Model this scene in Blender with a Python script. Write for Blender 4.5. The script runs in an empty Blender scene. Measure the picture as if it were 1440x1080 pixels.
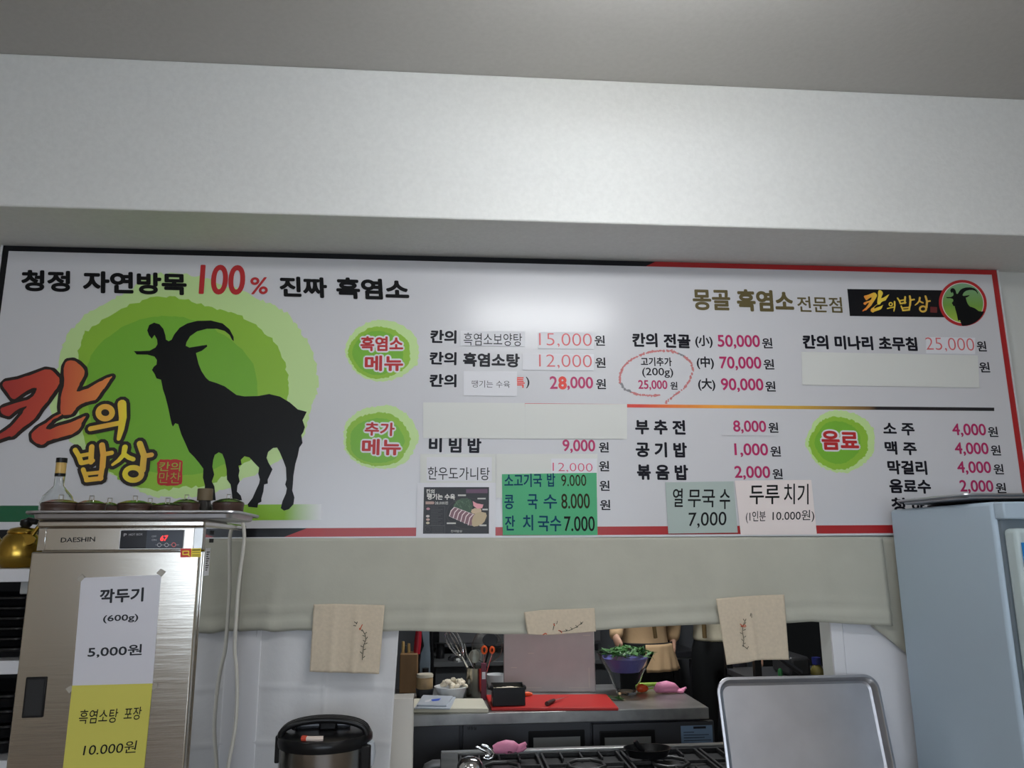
import bpy, math, random
from mathutils import Vector, Matrix
from mathutils.geometry import tessellate_polygon
rnd = random.Random(7)
R = math.radians
scene = bpy.context.scene
COL = scene.collection

# ---------------------------------------------------------------- camera
CAM = Vector((0, -2.9, 1.6)); FPX = 1081.75
YAW, PIT, ROL = R(5.02), R(11.82), R(-0.422)
fwd = Vector((math.sin(YAW)*math.cos(PIT), math.cos(YAW)*math.cos(PIT), math.sin(PIT)))
rt0 = Vector((math.cos(YAW), -math.sin(YAW), 0)); up0 = rt0.cross(fwd)
rt = rt0*math.cos(ROL) + up0*math.sin(ROL); up = -rt0*math.sin(ROL) + up0*math.cos(ROL)
cd = bpy.data.cameras.new('camera'); cam = bpy.data.objects.new('camera', cd); COL.objects.link(cam)
cd.sensor_fit = 'HORIZONTAL'; cd.sensor_width = 36; cd.lens = FPX/1440*36; cd.clip_start = .05
m = Matrix((rt, up, -fwd)).transposed().to_4x4(); m.translation = CAM; cam.matrix_world = m
scene.camera = cam
# ---------------------------------------------------------------- world and exposure
scene.view_settings.view_transform = 'Standard'; scene.view_settings.look = 'None'
scene.view_settings.gamma = 1; scene.view_settings.exposure = 0; scene.view_settings.use_curve_mapping = False
W = bpy.data.worlds.new('world'); scene.world = W; W.use_nodes = True
W.node_tree.nodes['Background'].inputs[0].default_value = (.6, .7, .85, 1)
W.node_tree.nodes['Background'].inputs[1].default_value = .15
LAMP_MAIN, LAMP_REAR, LAMP_KITCHEN, WINDOW_E = 33.0, 15.0, 28.0, 5.4

# measured distances: a pixel's ray meets a real plane
def ray(px, py): return fwd + rt*((px-720)/FPX) + up*((540-py)/FPX)
def onY(px, py, y=0.0):
    d = ray(px, py); return CAM + d*((y-CAM.y)/d.y)
def onX(px, py, x):
    d = ray(px, py); return CAM + d*((x-CAM.x)/d.x)
def onZ(px, py, z):
    d = ray(px, py); return CAM + d*((z-CAM.z)/d.z)

# ---------------------------------------------------------------- materials
def lin(c):
    c = c/255; return c/12.92 if c <= .04045 else ((c+.055)/1.055)**2.4
def rgb(r, g, b, k=1.0): return tuple(min(.9, lin(v)*k) for v in (r, g, b)) + (1,)
MATS = {}
def mat(name, col, rough=.6, metal=0, spec=.5, bump=0, bscale=40, var=0, trans=0, ior=1.45, emit=None, estr=0, coat=0, aniso=None, stretch=None):
    if name in MATS: return MATS[name]
    M = bpy.data.materials.new(name); M.use_nodes = True
    nt = M.node_tree; b = nt.nodes['Principled BSDF']
    b.inputs['Base Color'].default_value = col; b.inputs['Roughness'].default_value = rough
    b.inputs['Metallic'].default_value = metal; b.inputs['Specular IOR Level'].default_value = spec
    b.inputs['Transmission Weight'].default_value = trans; b.inputs['IOR'].default_value = ior
    b.inputs['Coat Weight'].default_value = coat
    if emit: b.inputs['Emission Color'].default_value = emit; b.inputs['Emission Strength'].default_value = estr
    if bump or var:
        tc = nt.nodes.new('ShaderNodeTexCoord'); mp = nt.nodes.new('ShaderNodeMapping')
        nt.links.new(tc.outputs['Object'], mp.inputs[0])
        if stretch: mp.inputs['Scale'].default_value = stretch
        nz = nt.nodes.new('ShaderNodeTexNoise'); nz.inputs['Scale'].default_value = bscale; nz.inputs['Detail'].default_value = 5
        nt.links.new(mp.outputs[0], nz.inputs['Vector'])
        if bump:
            bp = nt.nodes.new('ShaderNodeBump'); bp.inputs['Strength'].default_value = bump; bp.inputs['Distance'].default_value = .01
            nt.links.new(nz.outputs['Fac'], bp.inputs['Height']); nt.links.new(bp.outputs[0], b.inputs['Normal'])
        if var:
            rp = nt.nodes.new('ShaderNodeValToRGB'); e = rp.color_ramp.elements
            e[0].position = .3; e[1].position = .7
            e[0].color = tuple(c*(1-var) for c in col[:3]) + (1,); e[1].color = tuple(min(1, c*(1+var)) for c in col[:3]) + (1,)
            nt.links.new(nz.outputs['Fac'], rp.inputs[0]); nt.links.new(rp.outputs[0], b.inputs['Base Color'])
    MATS[name] = M; return M
def gradient_mat(name, axis, stops, rough=.35):
    """printed colour run along a world axis: stops = [(coordinate, colour)]"""
    M = bpy.data.materials.new(name); M.use_nodes = True; nt = M.node_tree; b = nt.nodes['Principled BSDF']
    b.inputs['Roughness'].default_value = rough
    tc = nt.nodes.new('ShaderNodeTexCoord'); sp = nt.nodes.new('ShaderNodeSeparateXYZ'); mr = nt.nodes.new('ShaderNodeMapRange')
    nt.links.new(tc.outputs['Object'], sp.inputs[0]); nt.links.new(sp.outputs[axis], mr.inputs['Value'])
    a, z = stops[0][0], stops[-1][0]
    mr.inputs['From Min'].default_value = a; mr.inputs['From Max'].default_value = z
    rp = nt.nodes.new('ShaderNodeValToRGB'); e = rp.color_ramp.elements
    e[0].position = 0; e[0].color = stops[0][1]; e[1].position = 1; e[1].color = stops[-1][1]
    for c, colr in stops[1:-1]: e.new((c-a)/(z-a)).color = colr
    nt.links.new(mr.outputs[0], rp.inputs[0]); nt.links.new(rp.outputs[0], b.inputs['Base Color'])
    return M
K = 1.75
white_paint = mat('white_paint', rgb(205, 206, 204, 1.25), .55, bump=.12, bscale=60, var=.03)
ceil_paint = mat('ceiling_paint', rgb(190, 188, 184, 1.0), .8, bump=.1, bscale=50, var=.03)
wall_paint = mat('wall_paint', rgb(205, 207, 203, 1.0), .6, bump=.06, bscale=40)
panel_white = mat('panel_white', rgb(222, 222, 226, 1.0), .35)
board_white = mat('board_white', (.64, .64, .67, 1), .23, coat=.2)
board_white.node_tree.nodes['Principled BSDF'].inputs['Coat Roughness'].default_value = .42
ink = mat('ink_dark', rgb(22, 22, 32, 1.0), .3, spec=.22)
ink_goat = mat('ink_black', rgb(18, 20, 22, 1.0), .3, spec=.22)
headline_ink = mat('headline_ink', rgb(22, 22, 24), .3, spec=.22)
magenta = mat('price_magenta', rgb(160, 30, 85, 1.3), .4)
red_print = mat('red_print', rgb(165, 35, 38, 1.3), .4)
bright_red = mat('bright_red_print', rgb(200, 50, 35, 1.3), .4)
salmon = mat('salmon_print', rgb(208, 98, 102, 1.1), .5)
olive = mat('olive_print', rgb(88, 78, 45, 1.2), .4)
grn_pale = mat('green_pale', rgb(165, 190, 130, K*.85), .35)
grn_mid = mat('green_mid', rgb(112, 150, 45, K), .35)
grn_in = mat('green_inner', rgb(95, 145, 42, K*.95), .35)
outline_ink = mat('outline_ink', rgb(38, 30, 28), .4)
border_black = mat('border_black', rgb(18, 19, 24), .29, spec=.35)
border_red = mat('border_red', rgb(150, 32, 34, 1.35), .3)
alu = mat('white_aluminium', rgb(215, 217, 220), .3)
paper_w = mat('paper_white', (.74, .74, .78, 1), .5)
paper_blank = mat('paper_ivory', (.70, .71, .68, 1), .55)
paper_green = mat('paper_green', rgb(70, 155, 110, 1.3), .6)
paper_grey = mat('paper_grey', rgb(152, 164, 160, 1.35), .6)
paper_pink = mat('paper_pink', rgb(208, 198, 196, 1.3), .6)
paper_yellow = mat('paper_yellow', rgb(188, 182, 82, 1.2), .6)
laminate = mat('laminated_paper', (.66, .66, .72, 1), .18, coat=.6)
pen_blue = mat('pen_blue', rgb(10, 62, 95), .5, spec=.2)
pen_brown = mat('pen_brown', rgb(48, 42, 22), .5, spec=.2)
pen_black = mat('pen_black', rgb(22, 22, 24), .5, spec=.2)
grey_ink = mat('grey_ink', rgb(42, 44, 50), .5, spec=.25)
steel = mat('brushed_steel', (.56, .53, .48, 1), .2, metal=1, bump=.03, bscale=8, stretch=(1, 1, 14))
steel_side = mat('mirror_steel', (.56, .56, .55, 1), .05, metal=1)
steel_dull = mat('dull_steel', (.5, .5, .49, 1), .32, metal=1, bump=.03, bscale=14, var=.12)
tray_steel = mat('tray_steel', (.5, .5, .53, 1), .36, metal=1, bump=.04, bscale=6, var=.08)
chrome = mat('chrome', (.75, .75, .75, 1), .12, metal=1)
dark_steel = mat('dark_grey_metal', rgb(72, 73, 77), .4, metal=.4)
black_plastic = mat('black_plastic', (.009, .009, .010, 1), .28, spec=.32)
black_matte = mat('black_matte', (.012, .012, .013, 1), .6)
iron = mat('cast_iron', (.02, .02, .021, 1), .5, bump=.3, bscale=120)
fridge_m = mat('fridge_enamel', rgb(180, 198, 214, 1.0), .35)
fridge_door = mat('fridge_door_enamel', rgb(190, 205, 208, 1.0), .35)
gasket = mat('grey_gasket', rgb(120, 132, 142), .6)
blue_sticker = mat('blue_sticker', rgb(30, 120, 190, 1.2), .4)
brass = mat('brass', rgb(178, 146, 66), .27, metal=1, bump=.05, bscale=25)
clay = mat('brown_clay', rgb(74, 55, 47), .4, bump=.1, bscale=30, var=.15)
lid_m = mat('lid_metal', (.42, .44, .36, 1), .25, metal=1)
glass = mat('clear_glass', (.95, .97, .97, 1), .02, trans=1)
bottle_gold = mat('gold_label', rgb(200, 165, 95), .4)
cork = mat('brown_cap', rgb(98, 84, 62), .6)
dark_glass = mat('dark_bottle_glass', rgb(48, 46, 44), .12)
cloth_val = mat('cream_cloth', rgb(190, 189, 176, .95), .9, bump=.4, bscale=8, spec=.1, var=.04)
cloth_white = mat('white_sheet_cloth', rgb(215, 215, 217, 1.0), .9, bump=.25, bscale=16, spec=.1)
cloth_lin = mat('linen_cloth', rgb(205, 191, 170, 1.05), .95, bump=.08, bscale=90, spec=.05, var=.05)
thread_red = mat('thread_red', rgb(190, 80, 50), .8)
thread_dark = mat('thread_dark', rgb(60, 62, 52), .8)
cable_m = mat('white_cable', rgb(205, 203, 195), .5)
pink_rubber = mat('pink_rubber', rgb(215, 128, 158, 1.5), .5, bump=.3, bscale=60)
red_board = mat('red_plastic', rgb(205, 44, 40, .85), .45)
white_board_m = mat('ivory_plastic', rgb(205, 200, 182, 1.2), .5)
pinkgrey_board = mat('pinkish_plastic', rgb(178, 167, 164, 1.15), .5, var=.05, bscale=10)
wood = mat('block_wood', rgb(120, 90, 58, 1.2), .6, var=.2, bscale=12, stretch=(1, 1, .2))
wood_pale = mat('pale_wood', rgb(205, 170, 110), .6)
red_plastic = mat('dark_red_plastic', rgb(170, 28, 45), .4)
orange_plastic = mat('orange_plastic', rgb(225, 95, 45, 1.2), .4)
bluegrey = mat('bluegrey_paint', rgb(120, 132, 142), .6)
kitchen_wall_m = mat('kitchen_grey', rgb(88, 90, 94), .7, var=.08, bscale=6)
kitchen_dark = mat('kitchen_dark', rgb(52, 54, 58), .6)
floor_m = mat('floor_tile', rgb(120, 105, 90), .5, var=.1, bscale=3)
room_wall_m = mat('room_wall', rgb(196, 186, 172), .7, bump=.1)
skin = mat('skin', rgb(205, 160, 135), .6)
hair_m = mat('black_hair', (.015, .013, .012, 1), .5)
tan_cloth = mat('tan_cloth', rgb(178, 148, 112, 1.25), .9, bump=.3, bscale=20)
cream_cloth2 = mat('cream_shirt', rgb(205, 196, 172, 1.1), .9, bump=.3, bscale=15)
strap_m = mat('brown_strap', rgb(120, 98, 62), .8)
black_cloth = mat('black_cloth', (.01, .011, .012, 1), .9)
char_cloth = mat('charcoal_cloth', rgb(52, 52, 60), .9)
leaf_m = mat('leaf_green', rgb(58, 100, 48, 1.3), .5, var=.5, bscale=30)
tomato_m = mat('red_orange_skin', rgb(215, 80, 40, 1.2), .25)
green_pale_m = mat('green_stalk', rgb(150, 180, 70), .5)
garlic_m = mat('peeled_garlic', rgb(235, 222, 200, 1.1), .5)
white_plastic = mat('white_plastic', rgb(225, 226, 226), .4)
clear_plastic = mat('cloudy_plastic', rgb(190, 196, 205), .3)
blue_print = mat('blue_print', rgb(60, 90, 190, 1.2), .4)
jar_beige = mat('jar_contents', rgb(178, 150, 112), .5, var=.2, bscale=30)
blue_label = mat('bluegrey_label', rgb(105, 128, 155, 1.2), .5)
blue_bag = mat('blue_plastic_bag', rgb(55, 55, 190, 1.3), .4)
mesh_grey = mat('wire_mesh_metal', rgb(110, 108, 102), .4, metal=.8)
lamp_on = mat('lamp_diffuser', (1, 1, 1, 1), .5, emit=(.97, .99, 1, 1), estr=LAMP_MAIN)
lamp_rear = mat('lamp_diffuser_rear', (1, 1, 1, 1), .5, emit=(1, .98, .95, 1), estr=LAMP_REAR)
lamp_kit = mat('lamp_diffuser_kitchen', (1, 1, 1, 1), .5, emit=(.95, .98, 1, 1), estr=LAMP_KITCHEN)
sky_pane = mat('daylit_pane', (.8, .9, 1, 1), .3, emit=(.78, .88, 1, 1), estr=WINDOW_E)
led_red = mat('red_led', (.5, .01, .01, 1), .4, emit=(1, .03, .03, 1), estr=2.5)
panel_black = mat('panel_black', rgb(24, 26, 34), .2)
icon_grey = mat('icon_grey', rgb(190, 190, 195), .5)
yellow_sticker = mat('yellow_sticker', rgb(235, 200, 50, 1.2), .4)
red_sticker = mat('red_sticker', rgb(185, 45, 32, 1.3), .4)

# ---------------------------------------------------------------- object helpers
def tag(o, label=None, cat=None, group=None, kind=None):
    if label: o['label'] = label
    if cat: o['category'] = cat
    if group: o['group'] = group
    if kind: o['kind'] = kind
    return o
def empty(name, loc, label=None, cat=None, group=None, rz=0):
    o = bpy.data.objects.new(name, None); COL.objects.link(o); o.empty_display_size = .05
    o.location = loc; o.rotation_euler = (0, 0, rz)
    return tag(o, label, cat, group)
class MB:
    def __init__(s): s.v = []; s.f = []; s.mi = []; s.mats = []; s.cur = 0
    def use(s, m):
        if m not in s.mats: s.mats.append(m)
        s.cur = s.mats.index(m); return s
    def add(s, vs, fs):
        o = len(s.v); s.v += [tuple(v) for v in vs]
        for f in fs: s.f.append(tuple(i+o for i in f)); s.mi.append(s.cur)
        return s
    def box(s, x0, x1, y0, y1, z0, z1, M=None):
        vs = [Vector((x, y, z)) for z in (z0, z1) for y in (y0, y1) for x in (x0, x1)]
        if M: vs = [M @ v for v in vs]
        return s.add(vs, [(0, 2, 3, 1), (4, 5, 7, 6), (0, 1, 5, 4), (2, 6, 7, 3), (0, 4, 6, 2), (1, 3, 7, 5)])
    def lathe(s, prof, c=(0, 0, 0), n=32, M=None, squash=1.0):
        """prof: (r, z) from bottom to top; end radii of 0 close it"""
        vs = []; fs = []; rows = []
        for r, z in prof:
            if r < 1e-6: rows.append([len(vs)]); vs.append(Vector((0, 0, z)))
            else:
                rows.append(list(range(len(vs), len(vs)+n)))
                vs += [Vector((r*math.cos(2*math.pi*i/n), squash*r*math.sin(2*math.pi*i/n), z)) for i in range(n)]
        for a, b in zip(rows, rows[1:]):
            for i in range(n):
                j = (i+1) % n
                if len(a) == 1 and len(b) == 1: continue
                if len(a) == 1: fs.append((a[0], b[j], b[i]))
                elif len(b) == 1: fs.append((a[i], a[j], b[0]))
                else: fs.append((a[i], a[j], b[j], b[i]))
        if M: vs = [M @ v for v in vs]
        c = Vector(c)
        return s.add([v+c for v in vs], fs)
    def tube(s, pts, r, n=8, closed=False):
        pts = [Vector(p) for p in pts]; N = len(pts); rad = r if isinstance(r, (list, tuple)) else [r]*N
        vs = []; fs = []; prev = None
        for i, p in enumerate(pts):
            a = pts[i-1] if (i or closed) else p; b = pts[(i+1) % N] if (i < N-1 or closed) else p
            t = (b-a).normalized()
            if prev is None:
                h = Vector((0, 0, 1)) if abs(t.z) < .9 else Vector((1, 0, 0)); u = t.cross(h).normalized()
            else: u = (prev - t*prev.dot(t)).normalized()
            prev = u; w = t.cross(u)
            vs += [p + (u*math.cos(2*math.pi*k/n) + w*math.sin(2*math.pi*k/n))*rad[i] for k in range(n)]
        for i in range(N if closed else N-1):
            j = (i+1) % N
            for k in range(n): fs.append((i*n+k, i*n+(k+1) % n, j*n+(k+1) % n, j*n+k))
        if not closed: fs += [tuple(range(n-1, -1, -1)), tuple(range((N-1)*n, N*n))]
        return s.add(vs, fs)
    def poly(s, pts):
        """flat polygon facing the room (-y), pts are 3-D"""
        pts = [Vector(p) for p in pts]
        tris = tessellate_polygon([pts]); out = []
        for t in tris:
            a, b, c = (pts[i] for i in t)
            out.append(t if (b-a).cross(c-a).y < 0 else t[::-1])
        return s.add(pts, out)
    def prism(s, pts, d):
        """polygon pts (3-D) pushed along vector d, closed"""
        pts = [Vector(p) for p in pts]; n = len(pts); d = Vector(d)
        tris = tessellate_polygon([pts]); fs = []
        nrm = sum(((pts[t[1]]-pts[t[0]]).cross(pts[t[2]]-pts[t[0]]) for t in tris), Vector())
        area = Vector()
        for i in range(n): area += pts[i].cross(pts[(i+1) % n])
        for t in tris:
            a, b, c = (pts[i] for i in t)
            q = (b-a).cross(c-a)
            t = t if q.dot(d) < 0 else t[::-1]
            fs += [tuple(t), tuple(i+n for i in t[::-1])]
        fl = area.dot(d) > 0
        for i in range(n):
            j = (i+1) % n; q = (i, j, j+n, i+n); fs.append(q if fl else q[::-1])
        return s.add(pts + [p+d for p in pts], fs)
    def stroke(s, pts, w, y, closed=False):
        """flat pen stroke in the x-z plane at depth y"""
        pts = [Vector((p[0], y, p[2] if len(p) > 2 else p[1])) for p in pts]
        ws = w if isinstance(w, (list, tuple)) else [w]*len(pts)
        lift = 0
        def up_():                                   # every piece a hair in front of the last: no coincident faces
            s.lift = getattr(s, 'lift', 0)+1; return Vector((0, -6e-6*s.lift, 0))
        seq = list(range(len(pts))) + ([0] if closed else [])
        for a, b in zip(seq, seq[1:]):
            t = pts[b]-pts[a]
            if t.length < 1e-7: continue
            nn = Vector((-t.z, 0, t.x)).normalized()
            k_ = up_(); s.poly([q_+k_ for q_ in (pts[a]-nn*ws[a]/2, pts[b]-nn*ws[b]/2, pts[b]+nn*ws[b]/2, pts[a]+nn*ws[a]/2)])
        for i, p in enumerate(pts):
            k_ = up_(); s.add([p+k_+Vector((math.cos(k*math.pi/5), 0, -math.sin(k*math.pi/5)))*ws[i]/2 for k in range(10)], [tuple(range(9, -1, -1))])
        return s
    def build(s, name, m=None, parent=None, bevel=0, smooth=40, seg=2, solid=0, sub=0, kind=None, label=None):
        me = bpy.data.meshes.new(name)
        origin = Vector()
        me.from_pydata(s.v, [], s.f)
        for mm in (s.mats or [m]): me.materials.append(mm)
        if s.mats: me.polygons.foreach_set('material_index', s.mi)
        if smooth:
            me.polygons.foreach_set('use_smooth', [True]*len(me.polygons)); me.set_sharp_from_angle(angle=R(smooth))
        me.update()
        o = bpy.data.objects.new(name, me); COL.objects.link(o)
        if parent:
            o.parent = parent
            o.matrix_parent_inverse = WM(parent).inverted()
        if solid:
            q = o.modifiers.new('solid', 'SOLIDIFY'); q.thickness = solid; q.offset = 0
        if sub: q = o.modifiers.new('sub', 'SUBSURF'); q.levels = sub; q.render_levels = sub
        if bevel:
            q = o.modifiers.new('bevel', 'BEVEL'); q.width = bevel; q.segments = seg; q.limit_method = 'ANGLE'; q.angle_limit = R(40)
        if kind: o['kind'] = kind
        if label: o['label'] = label
        return o
def WM(o):
    """world matrix without a depsgraph update"""
    b = Matrix.LocRotScale(o.location, o.rotation_euler, o.scale)
    return WM(o.parent) @ o.matrix_parent_inverse @ b if o.parent else b
def struct(name, mb, m=None, **k):
    o = mb.build(name, m, **k); o['kind'] = 'structure'; return o
def solo(name, mb, m, label, cat, group=None, **k):
    return tag(mb.build(name, m, **k), label, cat, group)

# lettering: collected first, turned into meshes in one pass at the end
RUNS = []
def lettering(name, parent, runs, y, yp=0.0, label=None):
    """runs: (text, x_left, y_left, x_right, y_right, height px, material, boldness[, slant]) measured on the plane y=yp; one object per run"""
    first = None
    for r in runs:
        nm = 'won_sign' if r[0] == '원' else name
        o = bpy.data.objects.new(nm, bpy.data.meshes.new(nm)); COL.objects.link(o)
        if parent: o.parent = parent; o.matrix_parent_inverse = WM(parent).inverted()
        if label: o['label'] = label
        RUNS.append((o, [r], y, yp)); first = first or o
    return first
def flush_text():
    tmp = []
    for o, runs, y, yp in RUNS:
        for r in runs:
            cu = bpy.data.curves.new('t', 'FONT'); cu.body = r[0]; cu.size = 1; cu.resolution_u = 6 if r[5] > 18 else 3
            cu.offset = min(0, r[7]); cu.shear = r[8] if len(r) > 8 else 0; cu.fill_mode = 'FRONT'
            t = bpy.data.objects.new('t', cu); COL.objects.link(t); tmp.append(t)
    dg = bpy.context.evaluated_depsgraph_get(); dg.update()
    it = iter(tmp)
    for o, runs, y, yp in RUNS:
        mb = MB()
        for r in runs:
            t = next(it); me = t.evaluated_get(dg).to_mesh()
            vs = [v.co.copy() for v in me.vertices]; fs = [tuple(p.vertices) for p in me.polygons]
            t.evaluated_get(dg).to_mesh_clear()
            x0 = min(v.x for v in vs); x1 = max(v.x for v in vs); y0 = min(v.y for v in vs); y1 = max(v.y for v in vs)
            a = onY(r[1], r[2], yp); b = onY(r[3], r[4], yp)
            hh = (onY((r[1]+r[3])/2, (r[2]+r[4])/2-r[5]/2, yp)-onY((r[1]+r[3])/2, (r[2]+r[4])/2+r[5]/2, yp)).z
            ax = Vector((b.x-a.x, 0, b.z-a.z)); n = Vector((-ax.z, 0, ax.x)).normalized()
            mb.use(r[6]); bold = max(0, r[7])*1.15*hh; A0 = ax.normalized(); hh2 = max(hh*.5, hh-2*bold); ax2 = ax-A0*2*bold
            P = [Vector((a.x, y, a.z)) + A0*bold + ax2*((v.x-x0)/(x1-x0)) + n*hh2*((v.y-y0)/max(1e-6, y1-y0)-.5) for v in vs]
            fs = [f if (P[f[1]]-P[f[0]]).cross(P[f[2]]-P[f[0]]).y < 0 else f[::-1] for f in fs]
            nb = 0 if bold < 1e-5 else (8 if bold < .003 else 12)
            mb.add(P, fs)
            for k in range(nb):                      # thicker strokes: the outline swept round a small circle
                d = Vector((bold*math.cos(2*math.pi*k/nb), -7e-6*(k+1), bold*math.sin(2*math.pi*k/nb)))
                mb.add([p+d for p in P], fs)
        me = o.data; me.from_pydata(mb.v, [], mb.f)
        for mm in mb.mats: me.materials.append(mm)
        me.polygons.foreach_set('material_index', mb.mi); me.update()
    for t in tmp:
        cu = t.data; bpy.data.objects.remove(t); bpy.data.curves.remove(cu)
def flat(pxs, y, yp=0.0):
    out = []
    for p in pxs:
        v = onY(p[0], p[1], yp); out.append(Vector((v.x, y, v.z)))
    return out
def jag(pts, amp, n=5, seed=1):
    """closed pixel outline made ragged and rounded"""
    q = random.Random(seed); N = len(pts); out = []
    for i in range(N):
        p0, p1, p2, p3 = (pts[(i+k-1) % N] for k in range(4))
        for k in range(n):
            t = k/n
            f = lambda a, b, c, d: .5*((2*b)+(-a+c)*t+(2*a-5*b+4*c-d)*t*t+(-a+3*b-3*c+d)*t**3)
            out.append((f(p0[0], p1[0], p2[0], p3[0])+q.uniform(-amp, amp), f(p0[1], p1[1], p2[1], p3[1])+q.uniform(-amp, amp)))
    return out

# ================================================================ SETTING
TOPZ = onY(700, 362.5).z; BEAM_Y = -.356; CEIL = 3.3
XL, XR, YBK = -3.1, 3.3, -6.4
OPL, OPR = onY(515, 950).x, onY(1168, 900, .03).x
SILL, LINTEL = .78, 1.6
struct('floor', MB().box(XL-.1, XR+.1, YBK-.1, 3.5, -.1, 0), floor_m, smooth=0)
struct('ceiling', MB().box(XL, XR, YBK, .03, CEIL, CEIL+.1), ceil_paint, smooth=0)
w = MB()
w.box(XL, OPL, .03, .11, 0, CEIL); w.box(OPR, XR, .03, .11, 0, CEIL)
w.box(OPL, OPR, .03, .11, LINTEL, CEIL); w.box(OPL, OPR, .03, .11, 0, SILL)
struct('wall_front', w, wall_paint, smooth=0)
def soft_edge(n, a, b, amp, seed):
    q = random.Random(seed); return [(a+(b-a)*i/n, q.uniform(-amp, amp)) for i in range(n+1)]
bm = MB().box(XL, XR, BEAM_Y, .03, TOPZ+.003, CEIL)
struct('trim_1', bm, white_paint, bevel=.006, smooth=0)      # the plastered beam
struct('wall_left', MB().box(XL-.1, XL, YBK, .03, 0, CEIL), room_wall_m, smooth=0)
struct('wall_right', MB().box(XR, XR+.1, YBK, .03, 0, CEIL), room_wall_m, smooth=0)
w = MB(); WX0, WX1, WZ0, WZ1 = -1.9, 1.9, 1.0, 2.4
w.box(XL, WX0, YBK-.1, YBK, 0, CEIL).box(WX1, XR, YBK-.1, YBK, 0, CEIL).box(WX0, WX1, YBK-.1, YBK, 0, WZ0).box(WX0, WX1, YBK-.1, YBK, WZ1, CEIL)
struct('wall_back', w, room_wall_m, smooth=0)
wi = struct('window_1', MB().box(WX0, WX1, YBK-.08, YBK-.07, WZ0, WZ1), sky_pane, smooth=0)
f = MB()
for x in (WX0, -.6, .6, WX1-.05): f.box(x, x+.05, YBK-.06, YBK-.01, WZ0, WZ1)
f.box(WX0, WX1, YBK-.06, YBK-.01, WZ0, WZ0+.05).box(WX0, WX1, YBK-.06, YBK-.01, WZ1-.05, WZ1)
f.build('window_frame', alu, wi, smooth=0)
# vertical white panel seam beside the sheet, and the facing right of the hatch
p = onY(343, 900, .03); q = onY(361, 900, .03)
struct('trim_2', MB().box(p.x-.02, q.x+.02, .012, .029, 0, 1.5), panel_white, bevel=.003)
struct('trim_3', MB().box(OPR, OPR+.045, .018, .03, SILL, 1.55).box(OPR+.047, onY(1290, 900).x, .022, .03, SILL, 1.55), panel_white, bevel=.002)
# kitchen shell
struct('wall_kitchen_back', MB().box(-2.4, 4.2, 3.3, 3.4, 0, 2.7), kitchen_wall_m, smooth=0)
struct('wall_kitchen_left', MB().box(-2.5, -2.4, .11, 3.4, 0, 2.7), kitchen_wall_m, smooth=0)
struct('wall_kitchen_right', MB().box(4.2, 4.3, .11, 3.4, 0, 2.7), kitchen_wall_m, smooth=0)
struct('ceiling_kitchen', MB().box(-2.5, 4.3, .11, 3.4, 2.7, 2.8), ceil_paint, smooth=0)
# lamps
def ceiling_light(x, y, z, lx, ly, m, label, group=None, drop=False):
    t = empty('ceiling_light', (x, y, z), label, 'ceiling light', group)
    f = MB(); a, b = lx/2, ly/2
    f.box(x-a-.02, x-a, y-b-.02, y+b+.02, z-.05, z).box(x+a, x+a+.02, y-b-.02, y+b+.02, z-.05, z)
    f.box(x-a, x+a, y-b-.02, y-b, z-.05, z).box(x-a, x+a, y+b, y+b+.02, z-.05, z)
    f.build('housing', alu, t, smooth=0)
    MB().box(x-a, x+a, y-b, y+b, z-(.14 if drop else .042), z-.03).build('diffuser', m, t, smooth=0)
ceiling_light(.56, -1.5, 3.03, .8, .09, lamp_on, 'lit hanging lamp nearest the menu board, the source of its bright glare', drop=True)
lamp_near = [o for o in COL.objects if o.name.startswith('ceiling_light')][0]
for dx in (-.3, .3): MB().tube([(.56+dx, -1.5, 3.03), (.56+dx, -1.52, CEIL)], .004, 6).build('hanging_rod', alu, lamp_near)
ceiling_light(-1.6, -4.4, CEIL, 1.2, .3, lamp_rear, 'lit ceiling lamp at the rear left of the dining room')
ceiling_light(1.8, -4.4, CEIL, 1.2, .3, lamp_rear, 'lit ceiling lamp at the rear right of the dining room')
ceiling_light(.9, 1.35, 2.7, 1.2, .3, lamp_kit, 'lit ceiling lamp inside the kitchen')

# ================================================================ MENU BOARD
bd = empty('menu_board', onY(700, 560, 0.0), 'wide white menu board with black goat, green brushed sun and price lists', 'menu board')
c = [onY(-4, 345), onY(1403, 379.5)]
BX0, BX1 = -1.675, 2.316; BZ1 = TOPZ; BZ0 = onY(700, 754).z
MB().box(BX0, BX1, 0, .03, BZ0, BZ1).build('panel', board_white, bd, smooth=0)
f = MB(); t_ = .006
f.box(BX0-t_, BX1+t_, -.004, .03, BZ0-t_, BZ0).box(BX0-t_, BX0, -.004, .03, BZ0, BZ1).box(BX1, BX1+t_, -.004, .03, BZ0, BZ1)
f.build('frame', alu, bd, smooth=0)
# border bands (black on the left part, red on the right, slanted joints)
bw = .0215; e = -.0006
def quad(mb, x0a, x0b, x1a, x1b, za, zb, y): mb.poly([(x0a, y, za), (x1a, y, za), (x1b, y, zb), (x0b, y, zb)])
jt0, jt1 = onY(908, 371).x, onY(922, 371).x
jb0, jb1 = onY(400, 748).x, onY(432, 748).x
MBk = MB(); quad(MBk, BX0, BX0, jt0, jt1, BZ1-bw, BZ1, e); quad(MBk, BX0, BX0, jb0, jb1, BZ0+.002, BZ0+.033, e)
MBk.poly([(BX0, e, BZ0+.033), (BX0+bw, e, BZ0+.033), (BX0+bw, e, BZ1-bw), (BX0, e, BZ1-bw)]); MBk.build('border_band', border_black, bd, smooth=0, label='black border band')
MBr = MB(); quad(MBr, jt0, jt1, BX1, BX1, BZ1-bw, BZ1, e); quad(MBr, jb0, jb1, BX1, BX1, BZ0+.002, BZ0+.033, e)
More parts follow.
